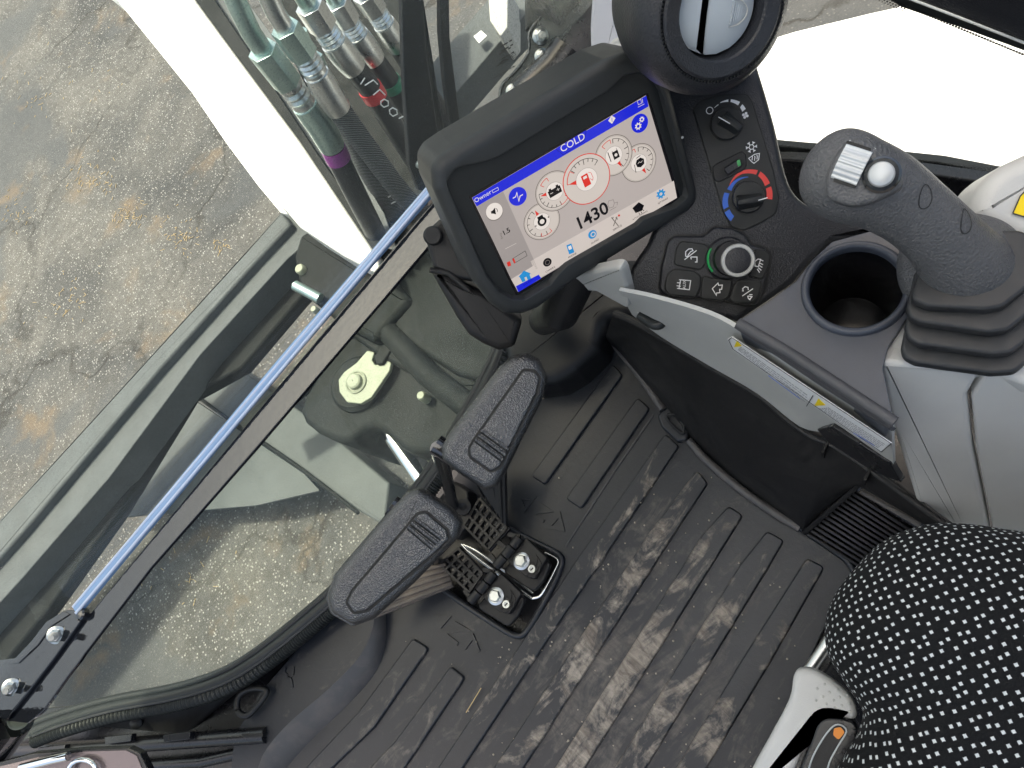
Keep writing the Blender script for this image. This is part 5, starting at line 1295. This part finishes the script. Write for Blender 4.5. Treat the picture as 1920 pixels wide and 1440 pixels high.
for k, (x, y, s) in enumerate(((1013, 68, 1), (1016, 106, .95), (963, 172, 1))):
    bolt(fpl.hit(x, y, .024), fpl.N + _R * .25 - _U * .1, ('top flanged bolt on the pillar gusset', 'middle flanged bolt on the pillar gusset', 'lowest flanged bolt on the pillar gusset beside the screen')[k], 'bolts on the pillar gusset', s * .95)
lathe('washer', fpl.hit(968, 214, .024), fpl.N, [(.012, 0), (.012, .003), (.008, .004), (.006, .002), (0, .002)], M['steel'], pl, 24)
mw = thing('wiper_motor', 'black wiper motor cylinder with torn shiny label behind the monitor', 'motor')
tube('motor_can', [fpl.hit(985, 185, .03), fpl.hit(1045, 130, .035), fpl.hit(1070, 95, .035)], .028, M['frame'], mw, 24)
V, F = tube_spec([fpl.hit(1018, 140, .04), fpl.hit(1030, 158, .045), fpl.hit(1044, 166, .045)], .0022, 6); mk('label_scrap', V, F, M['steel'], mw)
tube('wire', [fpl.hit(*p, .04) for p in cpx([(976, 160), (984, 175), (994, 196), (1010, 220)])], .0018, flatm('pink_wire', (.5, .25, .27), .4), mw, 8)
pt = thing('pillar_trim', 'pale lavender-grey pillar trim left of the air vent', 'trim panel')
fpt = Fr(pd(1140, 80, .82), (-.35, -.45, .82))
slab('trim_face', fpt, [(1116, -60), (1110, 0), (1107, 50), (1109, 128), (1110, 190), (1180, 190), (1180, -60)], M['lav'], pt, 0, .02, .004, .004)
slab('trim_corner', fpt, [(1110, 138), (1122, 112), (1150, 72), (1165, 66), (1184, 92), (1184, 130), (1130, 170), (1112, 175)], M['greyd'], pt, .014, .02, .004, .006)
slab('trim_recess', fpt, [(1121, 132), (1130, 112), (1156, 80), (1172, 84), (1140, 122)], M['grey'], pt, .016, .004, .001, .003)
strokes('trim_stitch', fpt, [[(1164 + (k % 2) * 4, -20 + k * 5), (1168 - (k % 2) * 4, -17 + k * 5)] for k in range(18)], .001, .002, M['greyd'], pt)
dc = thing('vent_duct', 'black duct body connecting the round vent to the dash', 'duct')
slab('duct_shell', Fr(pd(1250, 110, .66), (-.3, -.4, .85)), cpx([(1175, 20), (1220, -20), (1330, 0), (1420, 60), (1420, 110), (1370, 150), (1290, 150), (1240, 130), (1200, 100), (1165, 70)], 3, True), M['black'], dc, 0, .06, .012, 0, 4)

# ---------------------------------------------------------------- right window and hood
hd = thing('engine_hood', 'blown-out white machine body panel outside the right window', 'body panel')
slab('hood_panel', hz(-.12), [(1300, 130), (1350, 100), (1490, 57), (1633, 22), (1688, 10), (1740, -60), (1900, -200), (2600, -200), (2600, 900), (1300, 700)], M['hood'], hd, 0, .5, .006, .01)
hd2 = thing('body_skirt', 'white lower body skirt of the machine beyond the hood', 'body panel') if False else None
rw = thing('right_window', 'right cab side window with dotted black border', 'window')
XW = .47
def pX(px, py, X):
    r = ray(px, py); return CAM + r * (X / r.x)
fw = Fr((XW, 0, .3), (-1, 0, .05), (0, 1, 0))
slab('pane', fw, [(1100, 0), (1300, -200), (1700, -120), (2300, 120), (2300, 420), (1900, 345), (1880, 338), (1450, 288), (1300, 300)], M['glassc'], rw, -.003, .004, 0, 0)
slab('sill_border', fw, [(1380, 262), (1462, 274), (1600, 287), (1760, 305), (1884, 330), (2100, 370), (2100, 480), (1860, 470), (1480, 440), (1380, 420)], M['rubber'], rw, 0, .01, .002, 0)
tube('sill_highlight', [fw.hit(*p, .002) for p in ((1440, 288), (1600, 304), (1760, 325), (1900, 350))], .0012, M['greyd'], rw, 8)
slab('sill_inner', fw, [(1380, 300), (1470, 300), (1640, 312), (1860, 345), (2000, 370), (2000, 560), (1380, 520)], M['frame'], rw, .02, .014, .003, 0)
slab('upper_border', fw, [(1600, -60), (1660, -5), (1690, 14), (1800, 52), (1920, 96), (2200, 200), (2200, 0), (1800, -140)], M['rubber'], rw, 0, .01, .001, 0)
slab('upper_rail', fw, [(1640, -60), (1716, 0), (1920, 78), (2200, 185), (2200, -40), (1800, -160)], M['dash'], rw, .012, .014, .003, 0)
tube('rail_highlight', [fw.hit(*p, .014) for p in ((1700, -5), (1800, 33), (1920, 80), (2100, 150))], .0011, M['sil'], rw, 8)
slab('headliner_edge', fw, [(1860, -20), (1960, 25), (1960, -60), (1860, -60)], M['frame'], rw, .03, .02, .002, 0)
sp = []
for k in range(70):
    u = k / 69; x = 1440 + (1890 - 1440) * u; y = 270 + 56 * u + 4 * math.sin(u * 3)
    for row, (dy, r_) in enumerate(((-1.5, .0010), (-5.5, .0007), (-9, .0005))):
        sp.append(disc_spec(fw, fw.loc(x + (2.8 if row % 2 else 0), y + dy, .0012), r_, .0012, .0006, 6))
for k in range(60):
    u = k / 59; x = 1640 + (1960 - 1640) * u; y = -14 + 132 * u
    sp.append(disc_spec(fw, fw.loc(x, y + 2, .0012), .0012, .0012, .0006, 6))
    if x < 1700: sp += [disc_spec(fw, fw.loc(x - 4, y + 6, .0012), .0008, .0012, .0006, 6), disc_spec(fw, fw.loc(x - 8, y + 9, .0012), .0006, .0012, .0006, 6)]
tag(mks('dotted_border', sp, M['ink'], rw), kind='stuff')

# ---------------------------------------------------------------- joystick
js = thing('joystick', 'dark grey leather-grained joystick with silver thumb roller and chrome button', 'joystick')
gp = [(1560, 316, .545, .0295), (1572, 322, .54, .0315), (1598, 336, .535, .0318), (1654, 358, .535, .0290), (1716, 400, .54, .0258), (1770, 450, .548, .0262), (1806, 498, .56, .031), (1822, 530, .575, .036)]
P = crv([(*pd(x, y, d),) for x, y, d, r in gp], 5); RR = [v[0] for v in crv([(r, 0, 0) for *_, r in gp], 5)]
P = [P[0] + (P[0] - P[1]).normalized() * .010, P[0] + (P[0] - P[1]).normalized() * .006] + P
RR = [RR[0] * .55, RR[0] * .85] + RR
vj = (CAM - pd(1650, 380, .54)).normalized()
sg = [tube_spec(P, RR, 32, ups=vj, ell=[.88] * len(P))]
bc = pd(1822, 492, .578); bax = (vdir * .2 + Vector((0.02, -.30, .93))).normalized()
sg.append(lathe_spec(bc, bax, [(0, .030), (.018, .028), (.030, .018), (.040, .004), (.0475, -.010), (.0485, -.020), (.045, -.028), (0, -.03)], 40))
gr_ = mks('grip_body', sg, M['grip'], js, 60)
rm = gr_.modifiers.new('blend', 'REMESH'); rm.mode = 'VOXEL'; rm.voxel_size = .0016; rm.use_smooth_shade = True
smo = gr_.modifiers.new('smooth', 'SMOOTH'); smo.iterations = 14; smo.factor = .6
# flat control face on the head
ftj = Fr(pd(1605, 335, .505), (CAM - pd(1605, 335, .505)) + _U * .06 + _R * -.04, _R)
face_out = cpx([(1546, 360), (1560, 300), (1590, 264), (1622, 262), (1662, 300), (1690, 330), (1688, 352), (1660, 368), (1620, 384), (1580, 384)], 4, True)
slab('control_face', ftj, face_out, M['grip'], js, .0035, .014, .004, 0, 5)
slab('roller_slot', ftj, [(1588, 263), (1634, 278), (1604, 354), (1562, 341)], M['padg'], js, .0042, .002, 0, .001)
c0, c1_ = ftj.hit(1606, 276, -.0005), ftj.hit(1583, 344, -.0005)
# roller: ribbed cylinder, axis across the slot
axr = (ftj.hit(1630, 285) - ftj.hit(1590, 272)).normalized(); mid = (ftj.hit(1611, 274) + ftj.hit(1583, 348)) / 2 - ftj.N * .004
V, F = [], []; nseg = 96; wv_ = .0095
dlong = axr.cross(ftj.N)
for k in range(nseg):
    a = 2 * math.pi * k / nseg; rr_ = .0150 + (.0006 if k % 4 < 2 else -.0004)
    o_ = dlong * math.cos(a) * rr_ + ftj.N * math.sin(a) * rr_ * .82
    V += [mid + o_ - axr * wv_ * .92 , mid + o_ + axr * wv_ * .92]
for k in range(nseg): j = (k + 1) % nseg; F.append([2 * k, 2 * k + 1, 2 * j + 1, 2 * j])
F += [[2 * k for k in range(nseg)][::-1], [2 * k + 1 for k in range(nseg)]]
mk('thumb_roller', V, F, M['sil'], js, 25)
bcn = ftj.hit(1653, 328, .0035)
lathe('button_ring', bcn, ftj.N, [(.0120, -.002), (.0120, .0015), (.0105, .0028), (.0088, .0018), (0, .0018)], M['gloss'], js, 40)
lathe('chrome_button', bcn + ftj.N * .001, ftj.N, [(.0082, 0), (.0082, .0035), (.0074, .0052), (.005, .0062), (0, .0064)], M['sil'], js, 40)
for cx_, cy_, off_ in ((1731, 369, .0), (1800, 417, .0)):
    d0 = .520 if cx_ < 1760 else .532
    fq = Fr(pd(cx_, cy_, d0 - .004), CAM - pd(cx_, cy_, d0), _R)
    o = mks('blank_cap_outline', [stroke_spec(fq, [Vector((.0062 * math.cos(a / 20 * 6.283), .0078 * math.sin(a / 20 * 6.283))) for a in range(20)], .0006, 0, .0006, True, True)], M['padg'], js)
    sh = o.modifiers.new('wrap', 'SHRINKWRAP'); sh.target = gr_; sh.wrap_method = 'PROJECT'; sh.use_project_z = False
    sh.wrap_method = 'NEAREST_SURFACEPOINT'; sh.wrap_mode = 'ABOVE_SURFACE'; sh.offset = .0003
# head seam
bs = thing('joystick_boot', 'black rubber bellows boot stacked under the joystick', 'rubber boot')
lay = [(.462, [(1710, 548), (1712, 562), (1740, 574), (1850, 580), (1882, 574), (1925, 540), (1965, 480), (1920, 430), (1800, 430), (1730, 480)]),
       (.452, [(1700, 575), (1703, 592), (1725, 604), (1855, 623), (1892, 618), (1940, 580), (1990, 500), (1940, 440), (1790, 440), (1715, 510)]),
       (.440, [(1697, 612), (1700, 632), (1722, 645), (1860, 664), (1898, 660), (1950, 620), (2000, 520), (1950, 460), (1790, 460), (1710, 545)]),
       (.427, [(1690, 650), (1694, 668), (1716, 680), (1860, 700), (1905, 697), (1960, 650), (2010, 550), (1950, 490), (1790, 490), (1702, 590)])]
for k, (z, pts) in enumerate(lay):
    slab('bellows_fold', hz(z), pts, M['bell'], bs, 0, .0085, .003, .010, 4)
    if k < 3: 
        c = (sum(p[0] for p in pts) / len(pts), sum(p[1] for p in pts) / len(pts))
        slab('bellows_neck', hz(z - .010), [(c[0] + (x - c[0]) * .86, c[1] + 4 + (y - c[1]) * .82) for x, y in pts], M['black'], bs, 0, .012, 0, .01)

# ---------------------------------------------------------------- grey armrest console
ac = thing('armrest_console', 'light grey moulded armrest console under the joystick boot', 'console')
za = .41
slab('top_cover', hz(za), [(1650, 680), (1666, 640), (1702, 575), (1800, 470), (2050, 470), (2050, 800), (1930, 722), (1850, 694), (1660, 692)], M['grey'], ac, 0, .02, .006, .010, 5)
fac = fr3(pz(1655, 690, za - .004), pz(1850, 700, za - .004), pz(1735, 985, .16))
slab('front_cover', fac, [(1650, 686), (1656, 680), (1842, 692), (1814, 742), (1824, 840), (1854, 985), (1870, 1100), (1760, 1100), (1732, 985), (1690, 850), (1672, 800)], M['grey'], ac, .002, .02, .005, .004, 4)
slab('side_cover', fac, [(1852, 694), (1930, 712), (2020, 760), (2020, 1100), (1880, 1100), (1860, 985), (1830, 840), (1821, 744)], M['grey'], ac, .002, .02, .003, .004, 4)
gc = thing('rear_cover', 'light grey rounded cover behind the joystick with yellow sticker', 'cover')
fgc = Fr(pd(1890, 380, .56), (-.2, -.3, .9))
slab('cover_shell', fgc, cpx([(1822, 392), (1838, 350), (1868, 318), (1910, 294), (1980, 270), (2040, 300), (2040, 500), (1960, 480), (1880, 440), (1835, 415)], 4, True), M['grey'], gc, 0, .06, .014, 0, 6)
slab('yellow_sticker', fgc, [(1900, 399), (1914, 368), (1930, 352), (1960, 356), (1960, 410), (1925, 406)], M['yellow'], gc, .0012, .002, 0, .001)
strokes('sticker_edge', fgc, [[(1899, 400), (1913, 368), (1930, 350)], [(1899, 400), (1925, 408)]], .0009, .0015, M['ink'], gc)

# ---------------------------------------------------------------- seat
seat = thing('seat', 'black seat cushion covered in small white square dots', 'seat')
so_ = cpx([(1547, 1175), (1560, 1125), (1600, 1068), (1660, 1012), (1735, 985), (1800, 983), (1870, 992), (1960, 1010), (2150, 1080), (2300, 1300), (2250, 1600), (1900, 1750), (1650, 1650), (1545, 1520), (1572, 1440), (1604, 1385), (1618, 1340), (1605, 1312), (1577, 1270), (1552, 1225)], 6, True)
zs_ = .36; Ps = [hz(zs_).loc(x, y, 0) for x, y in so_]
if area2(Ps) < 0: Ps = Ps[::-1]
cst = hz(zs_).loc(1930, 1290, 0)
V, F, UV = [], [], []; n = 28; q = len(Ps); rings = []
for k in range(-7, n + 1):
    if k < 0: s = 1 - .10 * ((-k) / 7) ** 2; z = -.055 * (-k) / 7
    else:
        a = (k / n) * math.pi / 2; s = math.cos(a) ** .8 if k < n else 0.002; z = .075 * math.sin(a) ** .9
    rings.append((s, z))
arc = [[0] * q for _ in rings]; pts3 = [[None] * q for _ in rings]
for ri, (s, z) in enumerate(rings):
    for i, p in enumerate(Ps):
        v = cst + (p - cst) * s; zz = zs_ + z
        if s < .98 and z > 0: zz += .0035 * mnoise.noise(Vector((v.x * 9, v.y * 9, 1.7)))
        pts3[ri][i] = Vector((v.x, v.y, zz))
for i in range(q):
    acc = 0
    for ri in range(len(rings) - 1, -1, -1):
        if ri < len(rings) - 1: acc += (pts3[ri][i] - pts3[ri + 1][i]).length
        arc[ri][i] = acc
for ri in range(len(rings)):
    for i in range(q):
        V.append(pts3[ri][i]); d = (Ps[i] - cst).normalized(); UV.append(cst + d * arc[ri][i])
for k in range(len(rings) - 1):
    for i in range(q): j = (i + 1) % q; F.append((k * q + i, k * q + j, (k + 1) * q + j, (k + 1) * q + i))
F.append(tuple(range((len(rings) - 1) * q, len(rings) * q)))
me = bpy.data.meshes.new('cushion'); me.from_pydata([tuple(v) for v in V], [], F); uvl = me.uv_layers.new(name='UVMap')
for lp in me.loops: uvl.data[lp.index].uv = UV[lp.vertex_index]
me.shade_smooth(); me.materials.append(M['cloth']); link(bpy.data.objects.new('cushion', me), seat)
slab('seat_pan', hz(.30), [(1580, 1190), (1640, 1060), (1760, 1010), (2300, 1100), (2300, 1700), (1650, 1700), (1600, 1450), (1640, 1340)], M['black'], seat, 0, .06, .004, .02)
tube('seat_rail', [pz(1556, 1200, .20), pz(1505, 1275, .20)], .006, M['steel'], seat, 12)
slab('rail_channel', hz(.19), [(1555, 1200), (1580, 1215), (1530, 1290), (1505, 1275)], M['frame'], seat, 0, .03, .002, 0)
# seat suspension base in the dark below
slab('seat_base', hz(.10), [(1470, 1330), (1600, 1130), (1680, 1080), (2200, 1200), (2200, 1700), (1400, 1700), (1400, 1460)], M['frame'], seat, 0, .12, .01, .02)

hn = thing('seat_lever', 'light grey seat adjustment lever with dimpled thumb rest', 'seat lever')
fhn = hz(.33)
slab('lever_body', fhn, cpx([(1488, 1268), (1500, 1254), (1528, 1256), (1568, 1280), (1598, 1308), (1608, 1338), (1596, 1350), (1560, 1342), (1536, 1348), (1516, 1382), (1488, 1450), (1460, 1510), (1390, 1500), (1408, 1446), (1446, 1376), (1480, 1310)], 4, True), M['grey'], hn, .0, .03, .006, 0, 5)
sp = []
for x, y in ((1532, 1291), (1546, 1283), (1555, 1298), (1569, 1292), (1574, 1307), (1588, 1304), (1543, 1306), (1563, 1313), (1578, 1323), (1592, 1319), (1530, 1313), (1549, 1319), (1565, 1327), (1593, 1334)):
    sp.append(lathe_spec(fhn.hit(x, y, -.0002), (0, 0, 1), [(.0013, 0), (.0011, .0005), (0, .0008)], 10))
mks('dimples', sp, M['greyd'], hn)
slab('black_insert', fhn, cpx([(1534, 1356), (1560, 1345), (1606, 1356), (1604, 1400), (1580, 1450), (1560, 1500), (1480, 1500), (1500, 1440), (1520, 1390)], 4, True), M['frame'], hn, .001, .02, .003, 0)
ol = cpx([(1562, 1362), (1578, 1360), (1587, 1372), (1572, 1398), (1555, 1430), (1540, 1480), (1512, 1480), (1520, 1430), (1540, 1390)], 4, True)
slab('indicator_window', fhn, ol, M['black'], hn, .003, .003, .001, 0)
tube('indicator_rim', [fhn.hit(x, y, .0032) for x, y in ol + [ol[0]]], .0007, M['sil'], hn, 6)
slab('orange_mark', fhn, [(1564, 1366), (1576, 1363), (1584, 1373), (1572, 1388), (1562, 1378)], M['orange'], hn, .0042, .001, 0, .002)

# ---------------------------------------------------------------- cab roof (over the camera, shades the interior)
rf = thing('cab_roof', 'cab roof with pale headliner above the seat', 'roof')
P_ = [Vector(p) for p in ((-.79, -.75), (.49, -.75), (.49, 1.12), (-.79, 1.12))]; H_ = [Vector(p) for p in ((-.60, -.25), (.36, -.25), (.36, .80), (-.60, .80))]
bm = bmesh.new(); lv = [[bm.verts.new((p.x, p.y, z)) for p in Q] for z in (1.5, 1.55) for Q in (P_, H_)]
for a, b in ((0, 1), (2, 3)):
    for k in range(4): bm.faces.new((lv[a][k], lv[a][(k + 1) % 4], lv[b][(k + 1) % 4], lv[b][k]))
for a, b in ((0, 2), (1, 3)):
    for k in range(4): bm.faces.new((lv[a][k], lv[a][(k + 1) % 4], lv[b][(k + 1) % 4], lv[b][k]))
bmesh.ops.recalc_face_normals(bm, faces=bm.faces[:]); me = bpy.data.meshes.new('roof_panel'); bm.to_mesh(me); bm.free(); me.materials.append(M['liner']); link(bpy.data.objects.new('roof_panel', me), rf)
mm = bpy.data.materials.new('added_panel_milky'); mm.use_nodes = True; t = mm.node_tree; t.nodes.remove(t.nodes['Principled BSDF'])
tl = nn_(t, 'ShaderNodeBsdfTranslucent'); tl.inputs[0].default_value = (.84, .86, .88, 1); t.links.new(tl.outputs[0], t.nodes['Material Output'].inputs[0])
mk('added_light_panel', *box_spec((-.12, -.255, 1.515), (-.12, .805, 1.515), (.485, 0, 0), (0, 0, .004)), mm, rf)  # made-up translucent roof panel, added to spread soft light into the cab
V, F = join_specs([box_spec((-.79, .66, .30), (-.75, .52, 1.5), (.025, 0, 0), (0, .05, 0)), box_spec((.43, .67, .30), (.43, .54, 1.5), (.022, 0, 0), (0, .05, 0)), box_spec((-.79, .52, 1.46), (.46, .52, 1.46), (0, .03, 0), (0, 0, .05))])
mk('front_frame', V, F, M['frame'], rf)

# ================================================================= give every thing an origin at its base
bpy.context.view_layer.update()
def desc(o):
    out = []
    for c in o.children: out.append(c); out += desc(c)
    return out
done = set()
for o in [x for x in S.objects if x.parent is None and x.type in ('EMPTY', 'MESH')]:
    if o.get('kind') == 'structure': continue
    ds2 = desc(o) if o.type == 'EMPTY' else [o] + desc(o)
    lo = Vector((1e9,) * 3); hi = -lo
    for d in ds2:
        if d.type != 'MESH': continue
        for v in d.bound_box:
            q = d.matrix_world @ Vector(v)
            for i in range(3): lo[i] = min(lo[i], q[i]); hi[i] = max(hi[i], q[i])
    if lo.x > 1e8: continue
    b = Vector(((lo.x + hi.x) / 2, (lo.y + hi.y) / 2, lo.z)); T = Matrix.Translation(-b)
    for d in ds2:
        if d.type != 'MESH': continue
        if d.name in INST: d.location = d.location - b
        elif d.data.name not in done: d.data.transform(T); done.add(d.data.name)
    o.location = b
S.cycles.transparent_max_bounces = 12
S.cycles.max_bounces = 8
